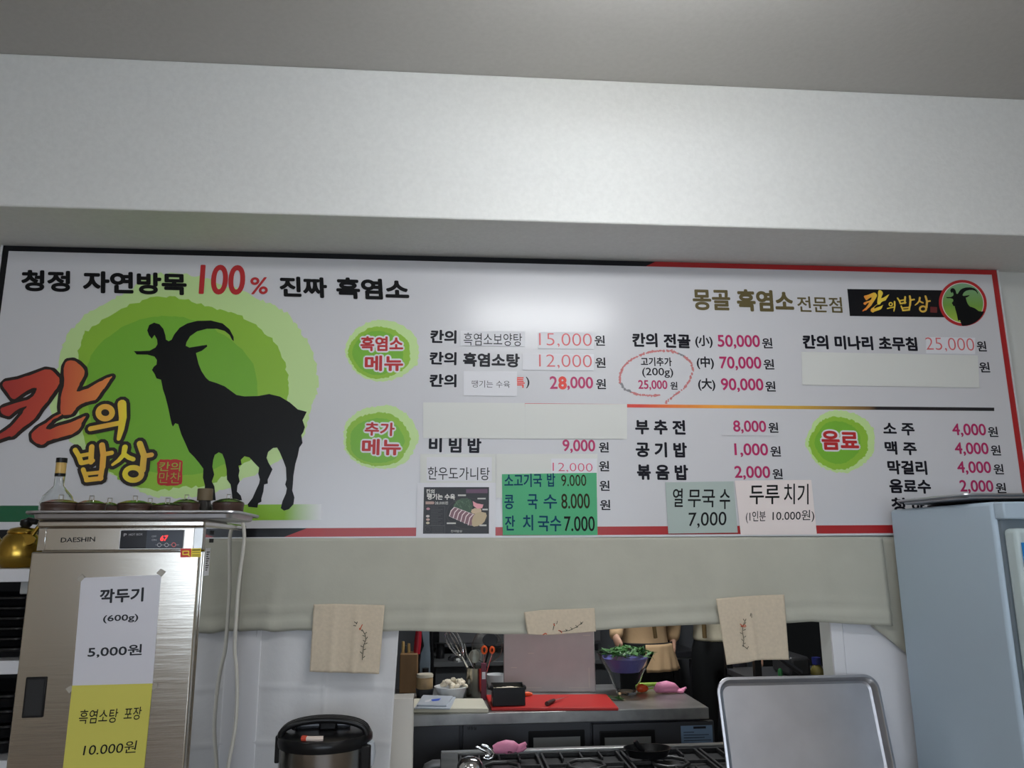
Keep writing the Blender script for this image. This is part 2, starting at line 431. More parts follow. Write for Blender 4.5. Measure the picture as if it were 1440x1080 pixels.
MBr.poly([(BX1-.024, e, BZ0+.033), (BX1, e, BZ0+.033), (BX1, e, BZ1-bw), (BX1-.024, e, BZ1-bw)]); MBr.build('border_band', border_red, bd, smooth=0, label='red border band')
# divider
g = [(onY(600, 571).x, rgb(165, 35, 45, 1.3)), (onY(900, 571).x, rgb(190, 60, 50, 1.4)), (onY(1010, 571).x, rgb(205, 140, 50, 1.5)), (onY(1120, 571).x, rgb(190, 150, 60, 1.3)), (onY(1222, 571).x, rgb(120, 92, 60, 1)), (onY(1232, 571).x, rgb(30, 28, 34)), (onY(1400, 571).x, rgb(26, 26, 32))]
MB().poly(flat([(603, 571), (880, 573), (1398, 578), (1398, 573.3), (880, 568.3), (603, 566)], -.0006)).build('divider_line', gradient_mat('divider_print', 'X', g), bd, smooth=0)
# ground band
MB().poly(flat([(-8, 711), (64, 711), (64, 734), (-8, 734)], -.0006)).build('ground_stripe', mat('green_dark', rgb(25, 84, 55, 1.3), .35), bd, smooth=0, label='dark green ground stripe')
gs = [(onY(60, 720).x, rgb(25, 84, 55, 1.3)), (onY(200, 720).x, rgb(112, 150, 45, 1.6)), (onY(400, 720).x, rgb(112, 155, 35, 1.6)), (onY(452, 720).x, (.76, .76, .79, 1))]
MB().poly(flat([(64, 711), (452, 709), (452, 731), (64, 734)], -.0006)).build('ground_stripe', gradient_mat('ground_print', 'X', gs), bd, smooth=0, label='light green ground stripe fading to white')
# brushed green sun
pale = [(213, 387), (262, 386), (305, 397), (347, 412), (372, 424), (397, 436), (415, 455), (433, 481), (445, 517), (447, 548), (437, 575), (428, 610), (405, 640), (380, 655), (348, 672), (315, 688), (282, 696), (250, 701), (212, 697), (188, 686), (158, 667), (130, 650), (95, 618), (72, 585), (78, 535), (85, 494), (101, 463), (128, 438), (157, 421), (182, 407)]
midg = [(217, 419), (253, 419), (293, 432), (330, 441), (363, 461), (393, 491), (405, 532), (404, 568), (385, 610), (350, 648), (319, 667), (291, 682), (250, 686), (220, 690), (180, 680), (158, 666), (130, 640), (115, 602), (109, 550), (110, 500), (118, 472), (134, 456), (177, 431)]
inng = [(233, 444), (262, 448), (300, 462), (347, 498), (363, 547), (352, 610), (320, 650), (262, 668), (205, 662), (160, 640), (132, 605), (122, 550), (128, 500), (160, 468), (197, 449)]
MB().poly(flat(jag(pale, 2.4, 7, 3), -.0004)).build('green_sun', grn_pale, bd, smooth=0, label='pale green ragged outer ring')
MB().poly(flat(jag(midg, 2.0, 7, 4), -.0008)).build('green_sun', grn_mid, bd, smooth=0, label='mid green ragged ring')
MB().poly(flat(jag(inng, 1.2, 6, 5), -.0012)).build('green_sun', grn_in, bd, smooth=0, label='deeper green inner disc')
GOAT = [(121,168),(107,150),(98,125),(108,98),(133,86),(160,94),(180,118),(190,150),(193,172),(207,180),(222,172),(235,145),(262,112),(300,90),(350,77),(420,75),(480,90),(515,120),(535,158),(536,180),(527,172),(515,148),(490,128),(450,117),(400,117),(350,130),(315,155),(297,185),(293,203),(312,212),(350,206),(400,198),(402,207),(375,228),(345,240),(350,262),(358,295),(372,330),(395,365),(412,380),(450,392),(490,408),(520,430),(550,452),(590,459),(660,457),(715,447),(770,460),(820,490),(860,525),(905,537),(893,562),(884,580),(896,615),(888,640),(878,655),(884,695),(868,718),(860,760),(848,800),(838,860),(835,905),(832,935),(843,970),(838,1005),(815,1030),(790,1037),(774,1025),(782,990),(800,950),(805,925),(796,905),(803,880),(800,820),(785,780),(768,740),(755,718),(735,720),(710,740),(702,770),(712,795),(732,828),(722,850),(708,880),(708,900),(690,905),(686,940),(676,975),(676,992),(660,1000),(655,1022),(610,1018),(606,1005),(630,975),(650,930),(664,900),(668,880),(660,850),(664,820),(640,795),(615,768),(590,762),(572,780),(576,805),(560,810),(565,835),(560,860),(566,890),(555,910),(552,940),(572,962),(578,985),(530,985),(525,940),(520,905),(502,880),(500,830),(490,780),(478,750),(460,742),(440,755),(432,780),(428,815),(437,855),(425,890),(438,915),(445,985),(383,985),(390,910),(380,870),(382,825),(360,795),(335,765),(310,740),(290,695),(270,650),(255,600),(240,595),(228,612),(222,600),(215,570),(205,520),(190,460),(178,425),(168,375),(145,368),(135,345),(122,325),(132,308),(145,298),(147,275),(135,258),(100,248),(45,247),(30,230),(60,230),(110,228),(140,212),(150,195),(148,172),(135,148)]
MB().poly(flat([(180+x/3.6, 430+y/3.6) for x, y in GOAT], -.0016)).build('goat_emblem', ink_goat, bd, smooth=0)
# brush-lettered shop name: shapes in their own units
def arc_ring(cx, cy, rx, ry, n=20): return [(cx+rx*math.cos(2*math.pi*i/n), cy+ry*math.sin(2*math.pi*i/n)) for i in range(n)]
KAN = [[(25,260),(45,240),(130,225),(220,195),(330,155),(385,165),(430,215),(432,255),(400,310),(350,380),(300,440),(262,500),(215,540),(150,590),(100,635),(60,640),(-20,668),(-10,632),(50,590),(90,560),(150,490),(185,440),(195,420),(120,450),(70,490),(20,475),(10,445),(30,425),(120,395),(200,375),(240,350),(262,320),(268,290),(240,290),(180,320),(130,355),(95,365),(60,320),(30,280)],
       [(470,130),(490,95),(530,90),(570,110),(610,150),(615,190),(600,220),(575,270),(560,315),(640,290),(720,245),(780,215),(815,205),(790,240),(765,280),(740,310),(715,350),(690,375),(640,385),(590,405),(555,430),(530,470),(480,485),(445,470),(440,420),(450,330),(470,250),(465,180)],
       [(440,475),(390,500),(340,540),(270,580),(235,620),(240,660),(290,695),(320,695),(345,675),(420,650),(500,630),(560,600),(590,560),(600,530),(625,490),(590,505),(520,535),(430,560),(370,585),(335,580),(360,545),(400,510),(450,485)]]
S_UI = [(arc_ring(765, 466, 50, 44), 42, True), ([(658,582),(740,566),(820,550),(862,542)], 38, False), ([(886,402),(892,500),(880,585),(862,655)], [66,58,46,30], False)]
S_BAP = [([(548,735),(575,780),(592,828)], 36, False), ([(668,712),(664,770),(662,822)], 40, False), ([(580,778),(664,762)], 30, False), ([(595,830),(675,812)], 34, False), ([(742,700),(752,770),(745,860)], 44, False), ([(750,768),(812,756)], 34, False), ([(606,876),(620,915),(632,950)], 34, False), ([(742,868),(736,905),(730,942)], 38, False), ([(622,908),(735,896)], 28, False), ([(630,952),(735,940)], 36, False)]
S_SANG = [([(908,715),(898,770),(862,810),(818,842)], [42,36,30,20], False), ([(900,765),(935,790),(968,802)], 34, False), ([(1015,690),(1045,775),(1035,880)], 46, False), ([(1045,780),(1100,770)], 36, False), (arc_ring(968, 908, 60, 46), 40, True)]
def logo_px(p): return (p[0]/5.142, 490+p[1]/5.142)
U = (onY(10, 600).x-onY(0, 600).x)/10/5.142
def logo(parent, mp, unit, strokes, polys, y, m, extra, name):
    mb = MB()
    for p in polys:
        pts = flat([mp(a) for a in p], y); mb.poly(pts)
        if extra: mb.stroke(pts, extra*unit, y, True)
    for pts, wd, cl in strokes:
        ws = [(v+extra)*unit for v in wd] if isinstance(wd, list) else (wd+extra)*unit
        mb.stroke(flat([mp(a) for a in pts], y), ws, y, cl)
    return mb.build(name, m, parent, smooth=0)
allst = S_UI+S_BAP+S_SANG
logo(bd, logo_px, U, allst, KAN, -.002, outline_ink, 54, 'shop_name_outline')
# ragged brush fill: red to orange to yellow, left to right
gk = [(onY(0, 600).x, rgb(145, 45, 42, 1.5)), (onY(70, 600).x, rgb(165, 62, 45, 1.6)), (onY(150, 600).x, rgb(205, 120, 60, 1.6))]
kan = logo(bd, logo_px, U, [], [jag(p, 2.5, 3, 9) for p in KAN], -.0046, gradient_mat('brush_red', 'X', gk), 0, 'shop_name_text')
kan['label'] = 'red brush lettering'
gy = [(onY(100, 600).x, rgb(214, 180, 50, 1.5)), (onY(150, 600).x, rgb(205, 150, 60, 1.5)), (onY(180, 600).x, rgb(218, 190, 45, 1.5)), (onY(215, 600).x, rgb(190, 145, 62, 1.5))]
logo(bd, logo_px, U, allst, [], -.0046, gradient_mat('brush_yellow', 'X', gy), 0, 'shop_name_text')['label'] = 'yellow brush lettering'
# red seal
sl = MB().poly(flat(jag([(223, 648), (240, 646.5), (256, 648), (256.5, 665), (255.5, 680), (240, 682.5), (223, 681), (221.5, 665)], .7, 4, 2), -.0018)).build('seal_stamp', red_print, bd, smooth=0)
lettering('seal_text', sl, [('칸의', 224, 656, 254, 656.5, 13, green_pale_m, .01), ('만찬', 224, 671.5, 254, 672, 15, green_pale_m, -.01)], -.0022)
# headline
hb = .04
lettering('headline_text', bd, [('청정', 30, 394.5, 100, 396, 30, headline_ink, hb, -.08), ('자연방목', 117, 396.5, 263, 400, 31, headline_ink, hb, -.08), ('100', 281, 393, 345, 394, 42, red_print, .022), ('%', 352, 402, 377, 402, 24, red_print, .02), ('진짜', 393, 403, 460, 405, 29, headline_ink, hb, -.08), ('흑염소', 473, 405, 576, 408, 30, headline_ink, hb, -.08)], -.0022)
lettering('tagline_text', bd, [('몽골', 974, 421.5, 1027, 422.5, 29, olive, .03), ('흑염소', 1036, 422, 1116, 424, 31, olive, .035), ('전문점', 1121, 427.5, 1184, 429, 22, olive, .015)], -.0008)
# plaque and round emblem at the right
pl = MB().poly(flat([(1191.4, 406.5), (1330, 408.4), (1335, 446.3), (1195, 444.5)], -.0008)).build('name_plaque', border_black, bd, smooth=0)
def fitmap(src, dst):
    (a0, b0, a1, b1), (c0, d0, c1, d1) = src, dst
    return lambda p: (1180+(c0+(p[0]-a0)/(a1-a0)*(c1-c0))/5.538, 380+(d0+(p[1]-b0)/(b1-b0)*(d1-d0))/5.538)
gp = gradient_mat('plaque_gold', 'X', [(onY(1212, 425).x, rgb(205, 105, 45, 1.5)), (onY(1235, 425).x, rgb(215, 180, 60, 1.5)), (onY(1310, 425).x, rgb(190, 150, 65, 1.5))])
for st, po, src, dst, un in (([], KAN, (-20, 90, 815, 695), (180, 155, 390, 330), 1), (S_UI, [], (640, 395, 925, 672), (370, 245, 440, 325), .27), (S_BAP, [], (535, 680, 825, 970), (448, 195, 590, 322), .45), (S_SANG, [], (805, 670, 1115, 965), (585, 195, 712, 328), .45)):
    logo(pl, fitmap(src, dst), U*un*5.142/5.538, st, po, -.0012, gp, 0, 'plaque_text')
MB().poly(flat([(1308, 431.5), (1317.5, 432), (1317.5, 440), (1308, 439.5)], -.0012)).build('plaque_seal', mat('seal_dim', rgb(110, 40, 40), .5), pl, smooth=0)
ec = (1353.7, 426.2)
rp_ = lambda r, n=48: [(ec[0]+r*1.02*math.cos(2*math.pi*i/n)+0.03*r*math.sin(2*math.pi*i/n), ec[1]+r*.985*math.sin(2*math.pi*i/n)) for i in range(n)]
em = MB().poly(flat(rp_(33), -.0014)).build('round_emblem', red_print, bd, smooth=0)
MB().poly(flat(rp_(29), -.0017)).build('emblem_rim', paper_pink, em, smooth=0)
MB().poly(flat(rp_(28), -.002)).build('emblem_field', gradient_mat('emblem_green', 'Z', [(onY(1353, 455).z, rgb(150, 175, 60, 1.3)), (onY(1353, 430).z, rgb(105, 145, 60, 1.3)), (onY(1353, 400).z, rgb(110, 150, 115, 1.3))]), em, smooth=0)
def clip_circle(poly, cx, cy, r, n=40):
    for i in range(n):
        a = 2*math.pi*i/n; nx, ny = math.cos(a), math.sin(a); out = []
        ins = lambda p: (p[0]-cx)*nx+(p[1]-cy)*ny <= r
        for p, q in zip(poly, poly[1:]+poly[:1]):
            if ins(p): out.append(p)
            if ins(p) != ins(q):
                d0 = (p[0]-cx)*nx+(p[1]-cy)*ny-r; d1 = (q[0]-cx)*nx+(q[1]-cy)*ny-r
                t = d0/(d0-d1); out.append((p[0]+t*(q[0]-p[0]), p[1]+t*(q[1]-p[1])))
        poly = out
    return poly
head = GOAT[:48] + [(760, 700), (520, 820), (400, 815)] + GOAT[-30:]
gpx = [(1180+(880+(x-133)*.49)/5.538, 380+(140+(y-86)*.49)/5.538) for x, y in head]
MB().poly(flat(clip_circle(gpx, ec[0], ec[1], 32.2), -.0023)).build('emblem_goat', ink_goat, em, smooth=0)
# section badges
def badge(outer, mid, inner, runs, seed):
    def el(b, k=0): cx, cy, rx, ry = (b[0]+b[2])/2, (b[1]+b[3])/2, (b[2]-b[0])/2, (b[3]-b[1])/2; return [(cx+rx*math.cos(2*math.pi*i/14)*(1+.03*math.sin(3*i+seed)), cy+ry*math.sin(2*math.pi*i/14)*(1+.03*math.cos(2*i+seed))) for i in range(14)]
    o = MB().poly(flat(jag(el(outer), 1.3, 8, seed), -.0004)).build('section_badge', grn_pale, bd, smooth=0)
    MB().poly(flat(jag(el(mid), 1.0, 8, seed+1), -.0008)).build('badge_disc', grn_mid, o, smooth=0)
    MB().poly(flat(jag(el(inner), .6, 6, seed+2), -.0011)).build('badge_disc', grn_in, o, smooth=0)
    lettering('badge_text_outline', o, [(r[0], r[1]-2.2, r[2], r[3]+2.2, r[4], r[5]+4.4, paper_w, .115) for r in runs], -.0014)
    lettering('badge_text', o, runs, -.0018)
badge((486, 450, 590, 536), (490, 460, 578, 532), (496, 466, 568, 527), [('흑염소', 507, 483.5, 567, 483.5, 21, red_print, .03), ('메뉴', 513, 511, 567, 511, 22, red_print, .035)], 11)
badge((482, 570, 588, 660), (486, 580, 576, 656), (492, 588, 568, 652), [('추가', 513, 603, 555, 604, 19, red_print, .03), ('메뉴', 509, 628.5, 564, 629, 23, red_print, .035)], 21)
badge((1134, 577, 1231, 664), (1138, 586, 1221, 660), (1146, 592, 1210, 652), [('음료', 1155, 619, 1207, 620, 27, red_print, .035)], 31)
# menu rows: item words, then price > won sign
b0 = .036; b1 = .022
def item(words, price=None, won=None):
    it = lettering('menu_item', bd, words, -.0006)
    if price: lettering('price_text', it, price + ([won] if won else []), -.0006)
def won(x0, y, x1, h=14.5): return ('원', x0, y, x1, y, h, ink, .02)
def pr(s, x0, y, x1, h=17.5): return [(s, x0, y, x1, y+.4, h, magenta, .02)]
item([('칸의', 605, 473, 642, 474, 19, ink, b0)], None); lettering('price_text', bd, [won(836, 479, 850.5)], -.0006)
item([('칸의', 604, 503.5, 642, 504.5, 18.5, ink, b0), ('흑염소탕', 651, 505.5, 731, 507, 20, ink, b0)]); lettering('price_text', bd, [won(837, 510, 851.5)], -.0006)
item([('칸의', 604, 535, 642, 535.5, 18.5, ink, b0), ('특', 724, 538, 738, 538, 15, bright_red, .02), (')', 739.5, 538, 744.5, 538, 16, ink, .01)],
     [('2', 773, 538, 784, 538, 18, magenta, .02), ('8', 785, 538.5, 797, 538.5, 18.5, bright_red, .05), (',000', 797.5, 539, 834, 539.5, 19, magenta, .02)], won(838, 540, 852))
item([('비', 603, 625.5, 621.5, 625.7, 21, ink, b0), ('빔', 631, 626, 649, 626.2, 21, ink, b0), ('밥', 657.5, 626.4, 677, 626.6, 21, ink, b0)], pr('9,000', 791, 627.5, 837, 19), won(842, 629, 856))
lettering('price_text', bd, [won(842, 655.5, 856.5)], -.0006); lettering('price_text', bd, [won(842.8, 683, 857.2)], -.0006); lettering('price_text', bd, [won(843.6, 710, 858.2)], -.0006)
item([('칸의', 889, 478, 924.5, 478.5, 20, ink, b0), ('전골', 933, 479, 971, 480, 20, ink, b0), ('(小)', 977.6, 480, 1002, 480.5, 18, ink, .022)], pr('50,000', 1009, 480.6, 1068.6, 19.5), won(1071.4, 482.6, 1086))
item([('(中)', 979.6, 510, 1003.8, 510.5, 18, ink, .022)], pr('70,000', 1011.8, 511, 1070.5, 19.5), won(1073.5, 512.4, 1088.4))
item([('(大)', 981.6, 540.5, 1005.8, 541, 18, ink, .022)], pr('90,000', 1013.8, 541.6, 1073.5, 19.5), won(1076, 543.4, 1090.4))
item([('고기추가', 901, 508.5, 944.6, 509, 12.5, ink, .022), ('(200g)', 903, 524, 946.6, 524.5, 14, ink, .01)], pr('25,000', 897.5, 541.6, 938.5, 14.5), won(942.5, 542.4, 952.6, 11))
item([('칸의 미나리 초무침', 1128.6, 480.5, 1289.7, 484, 20, ink, .038)], None); lettering('price_text', bd, [won(1373.5, 487, 1386.8)], -.0006); lettering('price_text', bd, [won(1376.7, 516.5, 1391.6)], -.0006)
item([('부 추 전', 893, 600.3, 963.8, 601.3, 21, ink, b0)], None); lettering('price_text', bd, [won(1080, 601.5, 1093.8)], -.0032)
item([('공 기 밥', 893.8, 632, 966, 633, 21.5, ink, b0)], pr('1,000', 1032.7, 633, 1080, 19.5), won(1083, 634.7, 1097.8))
item([('볶 음 밥', 895.6, 663.6, 967.8, 664.6, 22, ink, b0)], pr('2,000', 1032.9, 664.8, 1083, 19.5), won(1086, 666.4, 1100.4))
item([('소 주', 1241.7, 603, 1286, 604, 17.5, ink, b0)], pr('4,000', 1339, 605, 1386.4, 19), won(1389, 607.3, 1403))
item([('맥 주', 1244, 629.5, 1289, 631, 19, ink, b0)], pr('4,000', 1342.5, 631.5, 1390, 19), won(1393, 633.3, 1407))
item([('막걸리', 1248, 657, 1303.5, 658, 20, ink, b0)], pr('4,000', 1346, 658, 1393.5, 19), won(1397, 659.8, 1411))
item([('음료수', 1250.4, 683.5, 1309, 684.5, 20, ink, b0)], pr('2,000', 1349.6, 684.4, 1396.8, 19), won(1400, 686.2, 1414.5))
item([('청', 1253.5, 710, 1273, 710.3, 21, ink, b0)]); item([('하', 1281, 710.6, 1300, 711, 21, ink, b0)])
# crayon ring round the extra-meat price
cr = [(780,890),(900,780),(1050,680),(1130,560),(1180,420),(1150,310),(1080,245),(960,170),(840,135),(700,135),(560,150),(440,195),(330,240),(220,310),(150,400),(120,500),(125,600),(180,680),(280,735),(400,775),(550,785),(700,780)]
mb = MB(); q = random.Random(5)
crm = mat('crayon_red', rgb(188, 118, 118, 1.15), .7); crg = mat('crayon_grey', rgb(120, 120, 124, 1.3), .7)
for i, (a, b) in enumerate(zip(cr, cr[1:])):
    n = 9
    for k in range(n):
        t = (k+.5)/n; x = a[0]+(b[0]-a[0])*t; y = a[1]+(b[1]-a[1])*t
        if q.random() < .08: continue
        r = q.uniform(12, 24); sx, sy = q.uniform(-7, 7), q.uniform(-7, 7)
        mb.use(crg if (i == 6 and k > 2) or i in (16, 17) else crm)
        mb.poly(flat([(860+(x+sx+r*q.uniform(.6, 1.2)*math.cos(j*1.2566+.3))/10.286, 480+(y+sy+r*q.uniform(.6, 1.2)*math.sin(j*1.2566+.3))/10.286) for j in range(5)], -.0006-.00001*k))
mb.build('crayon_ring', None, bd, smooth=0)

# ================================================================ PAPERS TAPED ON THE BOARD
def paper(name, quadpx, y, m, label, cat, group=None, th=.0006, yp=0.0):
    o = MB().prism(flat(quadpx, y, yp), (0, -th, 0)).build(name, m, None, smooth=0)
    return tag(o, label, cat, group)
def rect(x0, y0, x1, y1, dx=0, dy=0): return [(x0, y0), (x1, y0+dy), (x1+dx, y1+dy), (x0+dx, y1)]
L1 = -.0024
p = paper('paper_strip', rect(647.5, 465.5, 738, 486.5, 0, .8), L1, paper_w, 'narrow white strip taped over the first black goat soup name', 'paper')
lettering('lettering', p, [('흑염소보양탕', 652, 477, 734, 478, 18, grey_ink, 0)], L1-.0009)
p = paper('paper_strip', rect(757, 467, 835, 490.5, 0, .7), L1, paper_w, 'small white price patch reading 15,000 in salmon', 'paper')
lettering('lettering', p, [('15,000', 758, 478.5, 832, 479.5, 20, salmon, -.012)], L1-.0009)
p = paper('paper_strip', rect(735, 497.5, 835, 520.5, 0, .7), L1, paper_w, 'small white price patch reading 12,000 in the second soup row', 'paper')
lettering('lettering', p, [('12,000', 758, 508.5, 832, 509.5, 20, salmon, -.012)], L1-.0009)
p = paper('paper_strip', rect(652, 522, 727, 556.5, 0, .7), L1, paper_w, 'white paper rectangle with small grey boiled meat name in third row', 'paper')
lettering('lettering', p, [('땡기는 수육', 663.5, 540, 717, 540.8, 10, grey_ink, -.005)], L1-.0009)
paper('paper_strip', rect(595, 566, 738, 616, 0, 1), L1, paper_blank, 'left one of two blank ivory paper strips above the rice rows', 'paper')
paper('paper_strip', rect(738.2, 568, 881.5, 617, 0, .5), L1-.0004, paper_blank, 'right one of two blank ivory paper strips above the rice rows', 'paper')
paper('paper_strip', [(1126.6, 495), (1374.3, 500), (1376.7, 545.5), (1127.8, 541.4)], L1, paper_blank, 'long blank ivory paper strip at upper right under the last 25,000 price', 'paper')
p = paper('paper_strip', rect(1302, 474, 1371, 497, 0, 1), -.0012, paper_w, 'thin price patch reading 25,000 at the far right of the board', 'paper', th=.0004)
lettering('lettering', p, [('25,000', 1301.5, 484.5, 1369.5, 486, 20, salmon, -.012)], -.0019)
p = paper('paper_strip', rect(1015.6, 591.8, 1096.7, 612.5, 0, .5), L1+.0006, board_white, 'thin price patch reading 8,000 in magenta', 'paper', th=.0004)
lettering('lettering', p, [('8,000', 1030.7, 600.4, 1077, 601, 18.5, magenta, .02)], L1-.0002)
p = paper('paper_strip', rect(591, 638.5, 697, 684), L1, paper_blank, 'ivory paper sheet with a bigger typed knuckle soup name', 'paper')
i_ = MB().prism(flat(rect(600, 643, 691.5, 676.5), L1-.0007), (0, -.0005, 0)).build('white_slip', paper_w, p, smooth=0)
lettering('lettering', p, [('한우도가니탕', 601.5, 665.5, 688.5, 666.5, 18, grey_ink, .003)], L1-.0016)
p = paper('paper_strip', rect(697.5, 638.5, 840, 700), L1+.0003, paper_blank, 'ivory backing sheet partly covered by the green sheet, price 12,000 on it', 'paper')
MB().prism(flat(rect(775, 645, 839, 667), L1-.0006), (0, -.0005, 0)).build('white_slip', paper_w, p, smooth=0)
lettering('lettering', p, [('12,000', 777, 657.5, 833, 658.5, 13.5, mat('price_rose', rgb(195, 80, 110, 1.3), .5), -.012)], L1-.0016)
# food poster
L2 = -.0046
po = paper('food_poster', [(587, 679), (697, 679), (696.5, 757.5), (585, 757.5)], L2, paper_w, 'white-edged dark food poster of sliced meat taped at board bottom', 'poster')
pb = L2-.0009
def pp(pts): return [(580+x/11.077, 670+y/11.077) for x, y in pts]
pr_ = MB().use(mat('poster_black', rgb(30, 30, 34), .4)).poly(flat(pp([(180, 168), (1192, 168), (1190, 893), (165, 893)]), pb))
pr_.use(mat('poster_plate', rgb(48, 46, 46), .4)).poly(flat(pp(arc_ring(850, 580, 330, 250, 30)), pb-.0002))
pr_.use(mat('poster_plate_in', rgb(24, 24, 26), .4)).poly(flat(pp(arc_ring(855, 578, 315, 236, 30)), pb-.0003))
pr_.use(mat('poster_mauve', rgb(92, 62, 84, 1.2), .4)).poly(flat(pp([(835, 200), (1170, 195), (1170, 262), (835, 262)]), pb-.0004))
pr_.use(mat('poster_chive', rgb(52, 78, 56, 1.1), .4)).poly(flat(pp(jag([(640, 470), (680, 400), (760, 345), (850, 340), (920, 380), (940, 480), (900, 560), (800, 540)], 6, 3)), pb-.0004))
q = random.Random(4)
for k in range(26):
    x, y = q.uniform(660, 900), q.uniform(360, 470); pr_.use(mat('poster_chive_light', rgb(100, 125, 95, 1.2), .4)).stroke(flat(pp([(x, y), (x+q.uniform(-50, 50), y+q.uniform(20, 60))]), pb-.0006), .0007, pb-.0006)
sm = mat('poster_meat', rgb(118, 84, 92, 1.3), .4); sm2 = mat('poster_meat_edge', rgb(205, 190, 190, 1.3), .4)
for k in range(6):
    x = 590+k*58; y = 480+k*22
    pr_.use(sm2).poly(flat(pp([(x-22, y+140+k*6), (x+6, y+50), (x+60, y-5), (x+130, y+20), (x+100, y+60), (x+70, y+120), (x+52, y+175)]), pb-.0006-.0001*k))
    pr_.use(sm).poly(flat(pp([(x-8, y+142+k*6), (x+20, y+58), (x+70, y+6), (x+130, y+24), (x+100, y+60), (x+72, y+120), (x+50, y+170)]), pb-.00065-.0001*k))
pr_.use(mat('poster_pancake', rgb(178, 160, 128, 1.2), .4)).poly(flat(pp(jag([(925, 690), (960, 600), (1050, 555), (1140, 570), (1150, 640), (1100, 730), (1010, 775), (935, 770)], 4, 3)), pb-.0012))
pr_.use(mat('poster_radish', rgb(215, 150, 158, 1.2), .4)).poly(flat(pp([(938, 385), (1000, 420), (1105, 440), (1085, 495), (1010, 505), (950, 460)]), pb-.0012))
pr_.use(mat('poster_garlic', rgb(190, 168, 140, 1.2), .4)).poly(flat(pp(jag([(915, 550), (940, 505), (1060, 510), (1065, 560), (960, 585)], 8, 3)), pb-.0011))
for (x0, y0, x1, y1) in ((708, 283, 832, 308), (1012, 335, 1140, 358), (1088, 505, 1172, 528), (535, 718, 676, 742), (1042, 750, 1152, 775)):
    pr_.use(mat('poster_tag', rgb(200, 198, 192), .4)).poly(flat(pp([(x0, y0), (x1, y0), (x1, y1), (x0, y1)]), pb-.0014))
pr_.use(mat('poster_pill', rgb(180, 150, 140), .4)).poly(flat(pp([(205, 390), (330, 390), (345, 412), (330, 435), (205, 435)]), pb-.0005))
pr_.use(mat('poster_line', rgb(110, 108, 108), .4))
for box_ in ((190, 465, 505, 765), (190, 772, 505, 885)):
    x0, y0, x1, y1 = box_; pr_.stroke(flat(pp([(x0, y0), (x1, y0), (x1, y1), (x0, y1)]), pb-.0005), .0006, pb-.0005, True)
pr_.stroke(flat(pp(arc_ring(242, 825, 38, 38, 16)), pb-.0005), .0005, pb-.0005, True)
for cc, colr in (((245, 505), (190, 140, 150)), ((240, 620), (205, 195, 190)), ((242, 672), (200, 170, 160)), ((240, 725), (200, 190, 165))):
    pr_.use(mat('poster_ing_%d' % cc[1], rgb(*colr), .5)).poly(flat(pp(arc_ring(cc[0], cc[1], 30, 20, 9)), pb-.0005))
for k in range(12):
    y0 = 490+k*24; pr_.use(MATS['poster_line']).stroke(flat(pp([(290, y0), (290+[110, 180, 150][k % 3], y0)]), pb-.0005), .0007, pb-.0005)
for k in range(4): pr_.stroke(flat(pp([(305, 795+k*24), (480, 795+k*24)]), pb-.0005), .0006, pb-.0005)
pr_.build('print', None, po, smooth=0)
pw = mat('poster_white', rgb(225, 222, 216), .4)
lettering('lettering', po, [('칸의', 599.5, 691, 611, 691.5, 6.5, pw, .02), ('땡기는 수육', 600.5, 698.5, 640, 699, 8.5, pw, .03), ('28,000원', 611.5, 707.5, 630, 707.5, 5, pw, 0), ('칸의밥상', 634, 747, 650, 747, 3.2, pw, 0)], pb-.0016)
# handwritten sheets
gsht = paper('handwritten_sign', [(705.7, 667), (838.6, 665), (840, 752.5), (707, 752.5)], L2, paper_green, 'green handwritten paper sign listing three dishes and prices', 'sign')
hy = L2-.0009
lettering('lettering', gsht, [('소고기국', 709, 676, 762, 675.5, 19, pen_blue, .016, .02), ('밥', 769, 675, 780.5, 675, 19, pen_blue, .016), ('9.000', 789, 676, 824, 675.5, 16, pen_brown, .004), ('콩', 709, 706, 722.5, 706, 20, pen_blue, .016), ('국', 741.5, 705.5, 756, 705.5, 21, pen_blue, .016), ('수', 764, 705.5, 783, 705.5, 20, pen_blue, .016), ('8.000', 789, 705, 829, 704.5, 21, pen_brown, .010), ('잔', 710, 735.5, 724, 735.5, 21, pen_blue, .016), ('치', 735, 735, 749.5, 735, 22, pen_blue, .016), ('국수', 756, 736, 789, 736.5, 22, pen_blue, .016), ('7.000', 793, 736.5, 836, 736.5, 21, pen_black, .010)], hy)
s = paper('handwritten_sign', [(935, 678.4), (1031, 677), (1036.7, 749), (939.3, 750.4)], L2, paper_grey, 'grey handwritten paper sign reading 7,000', 'sign')
lettering('lettering', s, [('열', 946, 700, 960, 700, 26, pen_black, .010, .1), ('무국', 966.5, 701, 1005, 701, 25, pen_black, .010, .1), ('수', 1011, 702, 1026, 702, 28, pen_black, .010, .1), ('7,000', 968, 732, 1021, 730.5, 22, pen_black, .005, .1)], hy)
s = paper('handwritten_sign', [(1032.5, 676), (1140, 675), (1147.8, 751.6), (1041, 752.4)], L2-.0004, paper_pink, 'pale pink handwritten paper sign with a price in brackets', 'sign')
lettering('lettering', s, [('두루', 1053, 696, 1095, 695.5, 27, pen_black, .012, .1), ('치기', 1101, 694.5, 1137, 695, 29, pen_black, .006, .1), ('(1인분', 1048, 727.5, 1076, 727, 17, pen_black, .004, .1), ('10.000원)', 1085, 726.5, 1144, 725.5, 17, pen_black, .004, .1)], hy-.0004)

